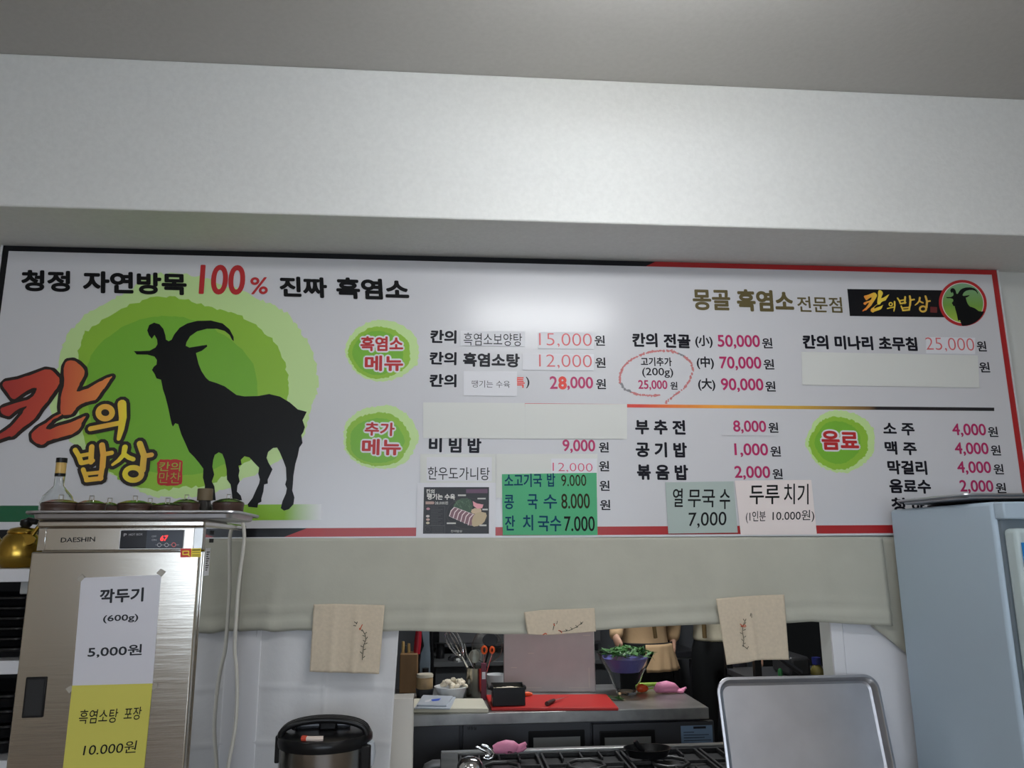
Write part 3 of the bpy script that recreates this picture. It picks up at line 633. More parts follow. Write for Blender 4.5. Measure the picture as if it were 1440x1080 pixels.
# ================================================================ CLOTHS IN FRONT OF THE HATCH
def interp(prof, x):
    for (a, b), (c, d) in zip(prof, prof[1:]):
        if x <= c: return b+(d-b)*(max(x, a)-a)/(c-a)
    return prof[-1][1]
def sheet(name, m, top, bot, y0, fold, nx, nz, th=.0015, parent=None):
    """hanging cloth: top and bottom edges as pixel polylines, fold(u, v) = offset in y"""
    mb = MB(); vs = []; xa, xb = top[0][0], top[-1][0]; xc, xd = bot[0][0], bot[-1][0]
    for j in range(nz+1):
        v = j/nz
        for i in range(nx+1):
            u = i/nx
            px, qx = xa+(xb-xa)*u, xc+(xd-xc)*u
            a = onY(px, interp(top, px), y0); b = onY(qx, interp(bot, qx), y0); p = a.lerp(b, v)
            vs.append((p.x, y0+fold(u, v), p.z))
    fs = [(j*(nx+1)+i, (j+1)*(nx+1)+i, (j+1)*(nx+1)+i+1, j*(nx+1)+i+1) for j in range(nz) for i in range(nx)]
    return mb.add(vs, fs).build(name, m, parent, smooth=60, solid=th)
q = random.Random(12); FX = [(q.uniform(0, 1), q.uniform(.01, .05), q.uniform(-.008, .008)) for _ in range(16)]
def vf(u, v):
    o = -.004
    for c0, w0, a0 in FX: o += a0*math.exp(-((u-c0-.02*(v-.5))/w0)**2)*(.25+v)
    for c0 in (.075, .31): o += -.012*math.exp(-((u-c0-.03*(1-v))/.012)**2)*v
    return o + .0025*math.sin(38*v+9*u)*(v > .72)
vb = [(305, 891), (343, 888), (372, 886), (384, 889), (420, 886), (470, 887), (545, 888), (560, 887), (600, 887), (700, 891), (735, 891), (840, 886), (900, 882), (980, 878), (1040, 877), (1110, 876), (1140, 874), (1190, 877), (1255, 880)]
tag(sheet('cloth_valance', cloth_val, [(305, 757), (1240, 755)], vb, -.012, vf, 150, 26), 'long cream cloth valance hanging from the menu board over the hatch', 'curtain')
tag(sheet('cloth_valance', cloth_val, [(1225, 755), (1300, 755)], [(1225, 880), (1273, 917), (1300, 940)], .004, lambda u, v: -.004*math.sin(7*u)*v, 14, 14), 'short cream cloth end behind the valance, beside the tall fridge', 'curtain')
def wf(u, v):
    o = .006*math.sin(9*u+1)*(.5+v) + .004*math.sin(21*u+3*v)
    for k in (.44, .78): o += -.005*math.exp(-((v-k)/.012)**2)
    o += -.004*math.exp(-((u-.5)/.012)**2)
    return o
tag(sheet('hanging_sheet', cloth_white, [(361, 868), (562, 868)], [(353, 1096), (547, 1096)], .008, wf, 70, 60), 'white creased sheet hanging below the valance behind the rice cooker', 'curtain')
# linen squares with stitched flowers
def linen(top, bot, label, folds, y0=-.042):
    fo = lambda u, v: sum(a*math.exp(-((u-c)/w_)**2)*(.4+.6*v) for c, w_, a in folds)
    o = sheet('linen_square', cloth_lin, top, bot, y0, fo, 40, 30, .001)
    tag(o, label, 'embroidered cloth', 'linen squares pinned to the valance'); return o
def stitch(o, sprig, m, w_, label=None, y=-.056):
    mb = MB()
    for pts in sprig: mb.stroke(flat(pts, y, -.042), w_, y)
    mb.build('stitched_sprig', m, o, smooth=0, label=label)
def leaves(path, n, seed, size=2.6):
    q = random.Random(seed); out = [path]
    for i in range(n):
        t = (i+.5)/n*(len(path)-1); k = min(int(t), len(path)-2); f = t-k
        x = path[k][0]+(path[k+1][0]-path[k][0])*f; y = path[k][1]+(path[k+1][1]-path[k][1])*f
        s = 1 if i % 2 else -1; out.append([(x+s*1.2, y), (x+s*(1.5+size*q.uniform(.4, 1)), y-size*q.uniform(.3, .9))])
    return out
l1 = linen([(441, 850), (470, 849), (541, 851)], [(435, 945), (490, 946), (533, 948)], 'linen square with a dark sprig, left of the hatch', [(.3, .05, -.006), (.62, .05, -.008), (.02, .1, .005)])
stitch(l1, [[(499, 874), (502, 876)], [(498, 879), (501, 879.5)], [(502, 877), (503, 874)]]+leaves([(510, 885), (514, 892), (515, 899), (512, 907), (511, 915), (510, 927)], 10, 3), thread_dark, .0024)
stitch(l1, [[(506, 885), (508, 882), (510, 878)], [(506, 883), (508, 884)]], thread_red, .003, 'red stitched flower')
l2 = linen([(737, 861), (760, 858), (836, 855)], [(742, 892), (770, 893), (838, 888)], 'folded-up linen square in the middle above the hatch', [(.5, .3, -.004)])
stitch(l2, [[(777, 885), (779, 876)], [(782, 877), (783, 873)]]+leaves([(787, 888), (800, 886), (810, 881), (819, 874)], 9, 5, 2.2), thread_dark, .002)
stitch(l2, [[(763, 892), (766, 890), (768, 891)], [(785, 886), (788, 887), (789, 889)], [(778, 877), (779, 879)]], thread_red, .0035, 'red stitched flowers')
l3 = linen([(1007, 842), (1050, 838), (1103, 836)], [(1022, 935), (1055, 931), (1062, 928), (1110, 928)], 'linen square with orange flower at the right end of the hatch', [(.47, .05, -.008), (.9, .2, .004)])
stitch(l3, leaves([(1047, 870), (1043, 879), (1042, 888), (1044, 898), (1043, 907), (1049, 912)], 10, 8), thread_dark, .0022)
stitch(l3, [[(1053, 866), (1054, 862)], [(1055, 868), (1055, 863)]], thread_dark, .0022)
stitch(l3, [[(1039, 877), (1042, 880), (1045, 878), (1047, 880)], [(1040, 880), (1046, 881)]], thread_red, .003, 'orange stitched flower')

# ================================================================ SERVICE COUNTER (below the frame) AND RICE COOKER
cn = empty('service_counter', (.3, -.27, 0), 'service counter below the hatch under the rice cooker and steel tray', 'counter')
MB().box(-.575, 1.62, -.54, .0, SILL-.04, SILL).build('worktop', steel_dull, cn, bevel=.004)
MB().box(-.56, 1.58, -.48, -.01, 0, SILL-.04).build('body', panel_white, cn, bevel=.004)
RC = onY(458, 1040, -.29); RC = Vector((RC.x, -.29, SILL))
rcr = (onY(525, 1065, -.29).x-onY(392, 1065, -.29).x)/2
zt = onY(458, 1005, -.29).z; zb = onY(458, 1059, -.29-rcr).z
ck = empty('rice_cooker', RC, 'black and steel round rice cooker in front of the white sheet', 'rice cooker')
def L(pr): return [(r*rcr, SILL+z) for r, z in pr]
hb_ = zb-SILL; ht = zt-SILL
MB().lathe([(.001, SILL+.012), (rcr*.9, SILL+.012), (rcr*.965, SILL+.03), (rcr*.965, SILL+hb_+.01)], (RC.x, RC.y, 0), 56).build('body', mat('cooker_steel', (.42, .41, .4, 1), .2, metal=1, bump=.02, bscale=30, stretch=(1, 1, .05)), ck)
MB().lathe([(0, SILL), (rcr*.88, SILL), (rcr*.92, SILL+.014), (0, SILL+.014)], (RC.x, RC.y, 0), 40).build('base', black_plastic, ck)
lidb = hb_-.006; hs = ht-lidb
MB().lathe([(0, SILL+lidb), (rcr*.98, SILL+lidb), (rcr, SILL+lidb+.012), (rcr*.995, SILL+lidb+.3*hs), (rcr*.96, SILL+lidb+.40*hs), (rcr*.8, SILL+lidb+.47*hs), (rcr*.5, SILL+lidb+.5*hs), (0, SILL+lidb+.51*hs)], (RC.x, RC.y, 0), 56).build('lid', black_plastic, ck)
# arched handle across the lid
def arch(xr, z0, z1, y, n=18): return [Vector((RC.x+xr*math.cos(math.pi*(1-i/n)), y, z0+(z1-z0)*math.sin(math.pi*i/n)**.75)) for i in range(n+1)]
mb = MB()
for dy in (-.018, 0, .018): mb.tube(arch(rcr*.9, SILL+lidb+.36*hs, zt-.006, RC.y-.03+dy), .0095, 10)
mb.build('handle', black_plastic, ck)
MB().box(RC.x-.02, RC.x+.035, RC.y-.02, RC.y+.003, SILL+lidb+.49*hs, zt-.014).build('handle_post', black_plastic, ck, bevel=.006)
MB().box(RC.x-.1, RC.x+.075, RC.y+.005, RC.y+.045, SILL+lidb+.48*hs, SILL+lidb+.80*hs).build('steam_plate', mat('grey_lid_plate', rgb(118, 120, 124), .25, metal=.6), ck, bevel=.01)
mb = MB(); a0 = math.pi*1.36; pts = []
for i in range(9):
    a = a0+i*.065; pts.append((RC.x+rcr*.86*math.cos(a), RC.y+rcr*.86*math.sin(a), SILL+lidb+.445*hs+.004))
mb.tube(pts, .0075, 8); mb.build('label_strip', mat('label_cream', rgb(220, 205, 195), .4), ck)
MB().tube(pts[:3], .0085, 8).build('label_strip', mat('label_red', rgb(210, 80, 60), .4), ck, label='red end of the label strip')
MB().box(RC.x-rcr-.006, RC.x-rcr+.012, RC.y-.02, RC.y+.02, SILL+lidb-.05, SILL+lidb+.35*hs).build('side_clip', black_plastic, ck, bevel=.004)
MB().box(RC.x+rcr-.03, RC.x+rcr+.002, RC.y-.08, RC.y-.01, SILL+lidb-.07, SILL+lidb+.1*hs).build('latch', black_plastic, ck, bevel=.006)
MB().lathe([(0, -.035), (.012, -.035), (.017, 0), (.012, .03), (0, .03)], (RC.x+rcr*.985, RC.y-.04, SILL+lidb-.02), 14, squash=2).build('latch_button', clear_plastic, ck)
MB().tube([(RC.x-rcr*.66, RC.y-.02, SILL+lidb+.55*hs), (RC.x-rcr*.6, RC.y-.02, SILL+lidb+.86*hs), (RC.x-rcr*.5, RC.y-.02, SILL+lidb+.8*hs)], .008, 8).build('hinge_knob', black_plastic, ck)

# steel tray standing on the counter against the wall
def tray_mesh(w_, h_, d_, rim=.012, rc=.05, n=6):
    """shallow pan lying in x-y, opening up, rim bead; returns MB"""
    def rr(hw, hh, r): return [(sx*(hw-r)+r*math.cos(a), sy*(hh-r)+r*math.sin(a)) for sx, sy, a0 in ((1, 1, 0), (-1, 1, 90), (-1, -1, 180), (1, -1, 270)) for a in [R(a0+90*k/n) for k in range(n+1)]]
    hw, hh = w_/2, h_/2
    rings = [(rr(hw-.028, hh-.028, rc*.55), .0), (rr(hw-.02, hh-.02, rc*.65), .004), (rr(hw-rim, hh-rim, rc*.85), d_-.003), (rr(hw-rim*.7, hh-rim*.7, rc*.9), d_), (rr(hw-.001, hh-.001, rc), d_-.001), (rr(hw, hh, rc), d_-.005), (rr(hw-.003, hh-.003, rc), d_-.009)]
    mb = MB(); vs = []; fs = []; N = len(rings[0][0])
    for ring, z in rings: vs += [(x, y, z) for x, y in ring]
    fs.append(tuple(range(N)))
    for k in range(len(rings)-1):
        for i in range(N):
            j = (i+1) % N; fs.append((k*N+i, k*N+j, (k+1)*N+j, (k+1)*N+i))
    return mb.add(vs, fs)
ya = -.035
tl, trr, tb = onY(1005, 1000, ya), onY(1232, 1000, ya), onY(1110, 952, ya)
tw = trr.x-tl.x; th_ = (tb.z-SILL)*1.025
mb = tray_mesh(tw, th_, .028)
ob = solo('steel_tray', mb, tray_steel, 'large brushed steel baking tray standing upright below the hatch, beside the fridge', 'tray', solid=.0012)
tilt = math.acos(min(1, (tb.z-SILL)/th_))
cz = (SILL+tb.z)/2
ob.rotation_euler = (R(90)-tilt, 0, R(-.3)); ob.location = ((tl.x+trr.x)/2+.002, -.035-.5*th_*math.sin(tilt), cz+.002)

# ================================================================ WARMING CABINET
CY = -.70; SPIN = R(3.3)
A = onY(47, 777, CY); B = onY(281.5, 774, CY)
CX0, CX1 = A.x, B.x; ZD = (A.z+B.z)/2; CYB = -.10
ZC0 = onY(170, 742, CY).z; ZC1 = onY(170, 731, CY).z
cb = empty('warming_cabinet', ((CX0+CX1)/2, (CY+CYB)/2, 0), 'tall stainless warming cabinet with a lit red display at the left', 'cabinet')
bx = MB().box(CX0+.012, CX1, CY+.035, CYB, .1, ZC0+.004); bx.build('body', steel_side, cb, smooth=0)
MB().box(CX0+.004, CX1+.004, CY+.004, CYB+.002, ZC0, ZC1).build('top_cap', steel, cb, bevel=.006)
dr = MB().box(CX0, CX1-.004, CY, CY+.033, .14, ZD).build('door', steel, cb, bevel=.004)
hx0, hx1 = onY(37, 980, CY).x, onY(66, 980, CY).x; hz0, hz1 = onY(50, 1008, CY).z, onY(50, 951, CY).z
MB().box(hx0, hx1, CY-.004, CY+.001, hz0, hz1).build('handle', black_plastic, dr, bevel=.003)
MB().box(hx0+.005, hx1-.005, CY-.0046, CY-.0038, hz0+.006, hz1-.006).build('handle_recess', black_matte, dr, smooth=0)
fa = MB().box(CX0+.02, CX1-.016, CY+.012, CY+.036, ZD+.003, ZC0).build('fascia', steel, cb, bevel=.002)
MB().box(CX0+.008, CX0+.028, CY+.010, CY+.036, ZD+.003, ZC0).build('hinge_plate', chrome, cb, bevel=.002)
MB().box(CX1-.026, CX1, CY+.010, CY+.036, ZD+.003, ZC0).build('hinge_plate', steel_dull, cb, bevel=.002)
yp = CY+.012
p0, p1 = onY(171, 746, yp), onY(256, 771, yp)
pn = MB().box(p0.x, p1.x, yp-.003, yp+.001, p1.z, p0.z).build('control_panel', panel_black, cb, bevel=.002)
fr = MB(); w_ = .0018
fr.box(p0.x-w_, p1.x+w_, yp-.002, yp, p0.z, p0.z+w_).box(p0.x-w_, p1.x+w_, yp-.002, yp, p1.z-w_, p1.z).box(p0.x-w_, p0.x, yp-.002, yp, p1.z, p0.z).box(p1.x, p1.x+w_, yp-.002, yp, p1.z, p0.z)
fr.build('panel_trim', alu, pn, smooth=0)
MB().box(onY(206, 760, yp).x, p1.x-.001, yp-.0033, yp-.0029, p1.z+.001, p0.z-.001).build('keypad', mat('keypad_slate', rgb(50, 56, 68), .3), pn, smooth=0)
lettering('display', pn, [('67', 225.5, 757, 236, 756.5, 7.5, led_red, .02, .12)], yp-.0037, yp, 'lit red two-digit display')
lettering('panel_text', pn, [('HOT BOX', 182, 751.8, 201, 751.3, 3, icon_grey, 0), ('P', 175, 752.2, 179, 752.2, 4, icon_grey, .02), ('OFF', 213.5, 754.3, 220, 754.2, 2.4, icon_grey, 0), ('ON', 213.5, 759.3, 220, 759.2, 2.4, icon_grey, 0)], yp-.0037, yp)
mb = MB()
for px in (224, 234): mb.use(icon_grey).stroke(flat(arc_ring(px, 766.3, 2.6, 2.6, 12), yp-.0037, yp), .0012, yp-.0037, True)
mb.use(mat('icon_red', rgb(225, 110, 110), .5)).stroke(flat(arc_ring(244, 766, 2.8, 2.8, 12), yp-.0037, yp), .0018, yp-.0037, True)
mb.use(icon_grey)
for a, b in ((219, 221), (227, 231), (237, 240.5), (247.5, 251)): mb.stroke(flat([(a, 766.2), (b, 766.2)], yp-.0037, yp), .0008, yp-.0037)
mb.build('key_icons', None, pn, smooth=0)
lettering('maker_text', fa, [('DAESHIN', 88, 759.6, 135, 758.2, 6.6, pen_black, .012)], yp-.0006, yp)
st = MB().poly(flat([(252.5, 771.5), (267.5, 771.3), (267, 783.6), (252.3, 784)], CY-.0012, CY)).build('door_sticker', red_sticker, dr, smooth=0, label='red and yellow quality sticker')
MB().poly(flat([(267.5, 771.3), (281, 771), (280.6, 783.4), (267, 783.6)], CY-.0012, CY)).build('sticker_panel', yellow_sticker, st, smooth=0)
mb = MB().stroke(flat([(256, 775.3), (264, 775.2), (264, 779.7), (256, 779.8)], CY-.0018, CY), .0028, CY-.0018, True)
mb.stroke(flat([(262, 779), (265.3, 782)], CY-.0018, CY), .0026, CY-.0018)
mb.build('sticker_mark', yellow_sticker, st, smooth=0)
mb = MB()
for i, yy in enumerate((773.5, 776.8, 780.2, 782.2)): mb.stroke(flat([(269, yy), (279.5, yy-.2)], CY-.0018, CY), .0022 if i == 0 else .001, CY-.0018)
mb.build('sticker_lines', pen_black, st, smooth=0)
# spec label and vent slots on the side
sx = CX1+.0008
def side(pts): return [Vector((sx, onX(a, b, CX1).y, onX(a, b, CX1).z)) for a, b in pts]
ys0 = CY+.06
lz0, lz1 = onY(290, 810, CY+.06).z, onY(292, 771, CY+.06).z
MB().box(CX1, CX1+.0008, CY+.05, CY+.10, lz0, lz1).build('spec_label', paper_w, cb, smooth=0)
mb = MB()
for k in range(9): mb.box(CX1+.0008, CX1+.0012, CY+.055, CY+.092-.008*(k % 3), lz1-.012-k*(lz1-lz0-.02)/9, lz1-.009-k*(lz1-lz0-.02)/9)
mb.build('label_print', grey_ink, cb, smooth=0)
mb = MB()
for zz in (onY(296, 748.5, CY+.1).z, onY(296, 760, CY+.1).z):
    for k in range(3): mb.box(CX1, CX1+.0012, CY+.085+k*.018, CY+.093+k*.018, zz-.006, zz+.005)
mb.build('vent_slots', black_matte, cb, smooth=0)
mb = MB()
for x in (CX0+.04, CX1-.04):
    for y in (CY+.07, CYB-.05): mb = MB().lathe([(0, 0), (.02, 0), (.016, .1), (0, .1)], (x, y, 0), 14); mb.build('foot', black_plastic, cb)
# paper signs on the door
s1 = paper('printed_sign', [(115.5, 812.5), (225.5, 808.5), (213.5, 962), (103, 964)], CY-.0008, laminate, 'white laminated sign reading 5,000 taped on the steel cabinet door', 'sign', yp=CY)
yy = CY-.0018
lettering('lettering', s1, [('깍두기', 141, 838.5, 201.5, 836, 20, grey_ink, .03), ('(600g)', 145.5, 871, 194, 869, 11.5, grey_ink, .022), ('5,000원', 124.5, 917, 199, 914, 16.5, grey_ink, .02)], yy, CY)
mb = MB()
for c_ in ([(110, 814), (117, 807), (121, 812), (114, 819)], [(219, 806), (225, 800), (232, 804), (226, 811)], [(94, 968), (101, 963), (106, 966), (99, 975)], [(212, 965), (220, 961), (221, 966), (214, 972)]):
    mb.poly(flat(c_, CY-.0020, CY))
mb.build('tape', mat('tape_grey', rgb(165, 160, 150), .25), s1, smooth=0)
s2 = paper('handwritten_sign', [(103, 963.5), (213.5, 961.5), (190, 1200), (76, 1204)], CY-.0016, paper_yellow, 'yellow handwritten sign reading 10,000 below the white one on the cabinet door', 'sign', yp=CY)
lettering('lettering', s2, [('흑염소탕', 112.5, 1007.5, 166, 1006, 20, pen_black, .004, .1), ('포장', 174, 1004, 198.5, 1003, 18, pen_black, .004, .1), ('10.000원', 118, 1054, 192, 1050, 17, pen_black, .004, .1)], CY-.0028, CY)
# sheet pan on top
TXR = onY(331, 717, CY-.03).x; TXL = onY(32, 718, CY-.03).x
ZR = onY(180, 717.5, CY-.03).z
tr = tray_mesh(TXR-TXL, .37, ZR-ZC1-.0015, rim=.016, rc=.035)
t = solo('sheet_pan', tr, tray_steel, 'steel sheet pan lying on the warming cabinet, carrying clay pots', 'tray', solid=.001)
TCX, TCY = (TXL+TXR)/2, CY-.03+.185; t.location = (TCX, TCY, ZC1+.0012)
# clay pots with lids
ZP = ZC1+.0022
GP = 'lidded clay pots on the sheet pan'
def pot(px_l, px_r, y, lid_y, label, knob=None):
    a, b = onY(px_l, 705, y), onY(px_r, 705, y); r = (b.x-a.x)/2; cx = (a.x+b.x)/2
    top = onY((px_l+px_r)/2, lid_y, y).z; H = (top-ZP)
    t = empty('clay_pot', (cx, y, ZP), label, 'pot', GP)
    bh = H*.78
    MB().lathe([(0, ZP), (r*.8, ZP), (r*.9, ZP+bh*.3), (r*.93, ZP+bh*.34), (r*.93, ZP+bh*.5), (r*.97, ZP+bh*.55), (r*.97, ZP+bh*.8), (r, ZP+bh*.84), (r, ZP+bh), (r*.93, ZP+bh), (r*.9, ZP+bh*.5), (0, ZP+bh*.3)], (cx, y, 0), 36).build('body', clay, t)
    MB().lathe([(r*.92, ZP+bh+.0005), (r*.97, ZP+bh+.002), (r*.8, ZP+bh+.09*H), (r*.5, ZP+bh+.17*H), (0, ZP+bh+.22*H), (0, ZP+bh+.18*H)], (cx, y, 0), 36).build('lid', lid_m, t)
    k = .0055; zz = top-.001
    MB().tube([(cx-k, y, zz), (cx-k, y, zz+.012), (cx+k, y, zz+.012), (cx+k, y, zz)], .0016, 6).build('lid_loop', chrome, t)
yf, yr = TCY-.10, TCY+.07
pot(64, 115, yf, 702, 'clay pot at the left end of the sheet pan, in front of the clear bottle')
pot(112, 152, yf+.01, 703, 'front clay pot second from the left on the sheet pan')
pot(149, 175, yr, 706, 'small clay pot in the back row, between the second and third front pots')
pot(168, 215, yf+.005, 703, 'front clay pot third from the left, above the cabinet display')
pot(203, 232, yr, 706, 'clay pot in the back row, half hidden by the fourth front pot')
pot(216, 257, yf, 706, 'front clay pot fourth from the left on the sheet pan')
pot(248, 286, yr-.02, 701, 'back clay pot just left of the dark capped bottle')
pot(304, 348, yr, 700, 'clay pot at the right end of the sheet pan, beside the dark capped bottle')
# bottles
def zof(px, py, y): return onY(px, py, y).z
yb = yr+.01; bcx = onY(92, 690, yb).x; u = zof(92, 645, yb)-ZP
bt = empty('glass_bottle', (bcx, yb, ZP), 'clear long-necked bottle with gold neck label behind the leftmost pot', 'bottle')
rN = .0135; rB = (onY(115, 690, yb).x-onY(70, 690, yb).x)/2
MB().lathe([(0, ZP), (rB*.9, ZP), (rB, ZP+.01), (rB, ZP+.30*u), (rB*.85, ZP+.40*u), (rB*.5, ZP+.50*u), (rN*1.05, ZP+.56*u), (rN, ZP+.97*u), (rN*.9, ZP+.97*u), (rN*.88, ZP+.56*u), (rB*.45, ZP+.49*u), (rB*.8, ZP+.39*u), (rB*.94, ZP+.3*u), (rB*.94, ZP+.02), (0, ZP+.015)], (bcx, yb, 0), 32).build('body', glass, bt)
MB().lathe([(rN*1.03, ZP+.73*u), (rN*1.06, ZP+.74*u), (rN*1.06, ZP+.93*u), (rN*1.03, ZP+.94*u)], (bcx, yb, 0), 24).build('neck_label', bottle_gold, bt)
MB().lathe([(rN*1.04, ZP+.71*u), (rN*1.1, ZP+.71*u), (rN*1.1, ZP+.755*u), (rN*1.04, ZP+.755*u)], (bcx, yb, 0), 24).build('label_band', black_plastic, bt)
MB().lathe([(rN*1.04, ZP+.925*u), (rN*1.14, ZP+.925*u), (rN*1.14, ZP+u), (0, ZP+u)], (bcx, yb, 0), 24).build('cap', black_plastic, bt)
yb = yr+.03; bcx = onY(294, 700, yb).x; r = (onY(305, 695, yb).x-onY(283.5, 695, yb).x)/2; u = zof(294, 687, yb)-ZP
bt = empty('dark_bottle', (bcx, yb, ZP), 'short dark bottle with wide brown cap near the right end of the pan', 'bottle')
MB().lathe([(0, ZP), (r*1.1, ZP), (r*1.15, ZP+.01), (r*1.15, ZP+.42*u), (r*.8, ZP+.58*u), (r*.8, ZP+.66*u), (0, ZP+.66*u)], (bcx, yb, 0), 28).build('body', dark_glass, bt)
MB().lathe([(0, ZP+.64*u), (r, ZP+.64*u), (r, ZP+u-.002), (r*.96, ZP+u), (0, ZP+u)], (bcx, yb, 0), 28).build('cap', cork, bt)
# the cabinet stands turned a little; everything on it turns with it
PIV = Vector(((CX0+CX1)/2, CY, 0)); MS = Matrix.Translation(PIV) @ Matrix.Rotation(SPIN, 4, 'Z') @ Matrix.Translation(-PIV)
for o in [x for x in COL.objects if x.parent is None and x.name.split('.')[0] in ('warming_cabinet', 'printed_sign', 'sheet_pan', 'clay_pot', 'glass_bottle', 'dark_bottle')] + [s2]:
    o.matrix_basis = MS @ o.matrix_basis
# white cord hanging beside the cabinet
yc = CYB-.12
SX = (MS @ Vector((CX1, yc, 0))).x
cp = [(333, 727), (339, 733), (343, 745), (343.5, 758), (341, 780), (337.5, 805), (333, 835), (329.5, 862), (328.5, 888), (330, 915), (332.5, 940), (333.5, 965), (333, 990), (331, 1020), (327, 1045), (321, 1075), (314, 1110)]
pts = []
for a, b in cp:
    v = onY(a, b, yc); pts.append(Vector((max(v.x, SX+.014), yc, v.z)))
cu = []
for i in range(len(pts)-1):
    p0_, p1_, p2_, p3_ = pts[max(0, i-1)], pts[i], pts[i+1], pts[min(len(pts)-1, i+2)]
    for k in range(4):
        t_ = k/4; cu.append(.5*((2*p1_)+(-p0_+p2_)*t_+(2*p0_-5*p1_+4*p2_-p3_)*t_**2+(-p0_+3*p1_-3*p2_+p3_)*t_**3))
cu = [Vector((SX+.009, yc, pts[0].z+.004))] + cu + [Vector((pts[-1].x, yc, .3)), Vector((pts[-1].x+.02, yc, .006))]
solo('power_cord', MB().tube(cu, .0058, 8), cable_m, 'white power cord hanging beside the steel cabinet', 'cord')

# ================================================================ LEFT RACK, KETTLE
RY0, RY1 = -.55, -.15
rk = empty('shelf_rack', (-1.5, -.4, 0), 'white shelf rack behind the steel cabinet at the left edge', 'shelf')
shz = [onY(20, 800, RY0).z, onY(20, 929, RY0).z, onY(20, 1069, RY0).z]
RX1 = CX0-.055
for z in shz: MB().box(-2.0, RX1, RY0, RY1, z-.036, z).build('shelf_board', panel_white, rk, bevel=.002)
for x in (-2.0, RX1-.02):
    for y in (RY0+.004, RY1-.03): MB().box(x, x+.02, y, y+.026, 0, shz[0]-.001).build('post', panel_white, rk, bevel=.002)
MB().box(-2.0, RX1, RY1, RY1+.01, .3, shz[0]).build('back_panel', black_matte, rk, smooth=0)
GT = 'black stacked trays on the middle shelf'
q = random.Random(3)
for k in range(6):
    z = shz[1]+.001+k*.028
    t = tray_mesh(.40, .30, .027, rim=.01, rc=.03)
    o = solo('serving_tray', t, black_plastic, None, 'tray', GT, solid=.0015)
    o['label'] = ['lowest black tray of the stack on the middle rack shelf', 'second black tray from the bottom of the rack stack', 'third black tray from the bottom of the rack stack', 'fourth black tray from the bottom of the rack stack', 'fifth black tray, just under the top of the rack stack', 'topmost black tray of the stack on the middle rack shelf'][k]
    o.location = (RX1-.235, RY0+.19, z)
t = MB().box(CX0-.125, RX1-.0225, RY0+.05, RY0+.2, shz[1]+.175, shz[1]+.225)
o = solo('cardboard_box', t, mat('box_white', rgb(170, 170, 168), .7), 'small pale box lying on top of the black tray stack', 'box', bevel=.003)
for k in range(4):
    z = shz[2]+.001+k*.04
    o = solo('serving_tray', tray_mesh(.40, .30, .038, rim=.01, rc=.03), black_plastic, ['lowest deep black tray on the bottom rack shelf', 'second deep black tray from the bottom on the bottom rack shelf', 'third deep black tray from the bottom on the bottom rack shelf', 'topmost deep black tray on the bottom rack shelf'][k], 'tray', 'deep black trays on the bottom shelf', solid=.0015)
    o.location = (RX1-.235, RY0+.19, z)
# kettle
ky = RY0+.13; kz = shz[0]+.001
kx = onY(29, 770, ky).x; kr = (onY(62, 775, ky).x-onY(1, 775, ky).x)/2
kh = zof(29, 748, ky)-kz
kt = empty('brass_kettle', (kx, ky, kz), 'round golden kettle with black knob on the rack shelf at the left edge', 'kettle')
MB().lathe([(0, kz), (kr*.72, kz), (kr*.92, kz+.12*kh), (kr, kz+.36*kh), (kr*.95, kz+.6*kh), (kr*.78, kz+.84*kh), (kr*.64, kz+.93*kh), (kr*.6, kz+.96*kh), (0, kz+.96*kh)], (kx, ky, 0), 40).build('body', brass, kt)
MB().lathe([(kr*.6, kz+.955*kh), (kr*.64, kz+.97*kh), (kr*.62, kz+1.03*kh), (kr*.5, kz+1.1*kh), (kr*.2, kz+1.14*kh), (0, kz+1.15*kh)], (kx, ky, 0), 36).build('lid', brass, kt)
MB().lathe([(0, kz+1.12*kh), (.011, kz+1.13*kh), (.017, kz+1.2*kh), (.017, kz+1.33*kh), (.012, kz+1.36*kh), (0, kz+1.36*kh)], (kx+.008, ky, 0), 16).build('lid_knob', black_plastic, kt)
hp = lambda a, b, yo=0: onY(a, b, ky+yo)
bail = [(kx-kr*.3, ky-kr*.55, kz+.93*kh), (kx-.012, ky-.03, zof(28, 748, ky-.03)), (kx+kr*.15, ky, zof(38, 733, ky))]
MB().tube([Vector((kx-kr*.62, ky, kz+.9*kh)), hp(26, 751), hp(33, 740)], .006, 8).build('bail', brass, kt)
MB().tube([Vector((kx+kr*.66, ky-.03, kz+.86*kh)), hp(45, 753, -.03), hp(53, 742, -.03), hp(56, 738, -.01)], .006, 8).build('bail', brass, kt)
MB().tube([hp(33, 740), hp(36, 735), hp(41, 732), hp(52, 734)], [.009, .011, .011, .009], 10).build('grip', black_plastic, kt)
MB().lathe([(0, -.003), (.026, -.003), (.026, .003), (0, .003)], (kx+kr*.55, ky-kr*.62, kz+.76*kh), 20, Matrix.Rotation(R(78), 4, 'X'), squash=.6).build('bail_plate', brass, kt)
MB().tube([(kx-kr*.8, ky+.02, kz+.45*kh), (kx-kr*1.25, ky+.02, kz+.62*kh), (kx-kr*1.5, ky+.02, kz+.95*kh)], [.022, .016, .011], 12).build('spout', brass, kt)

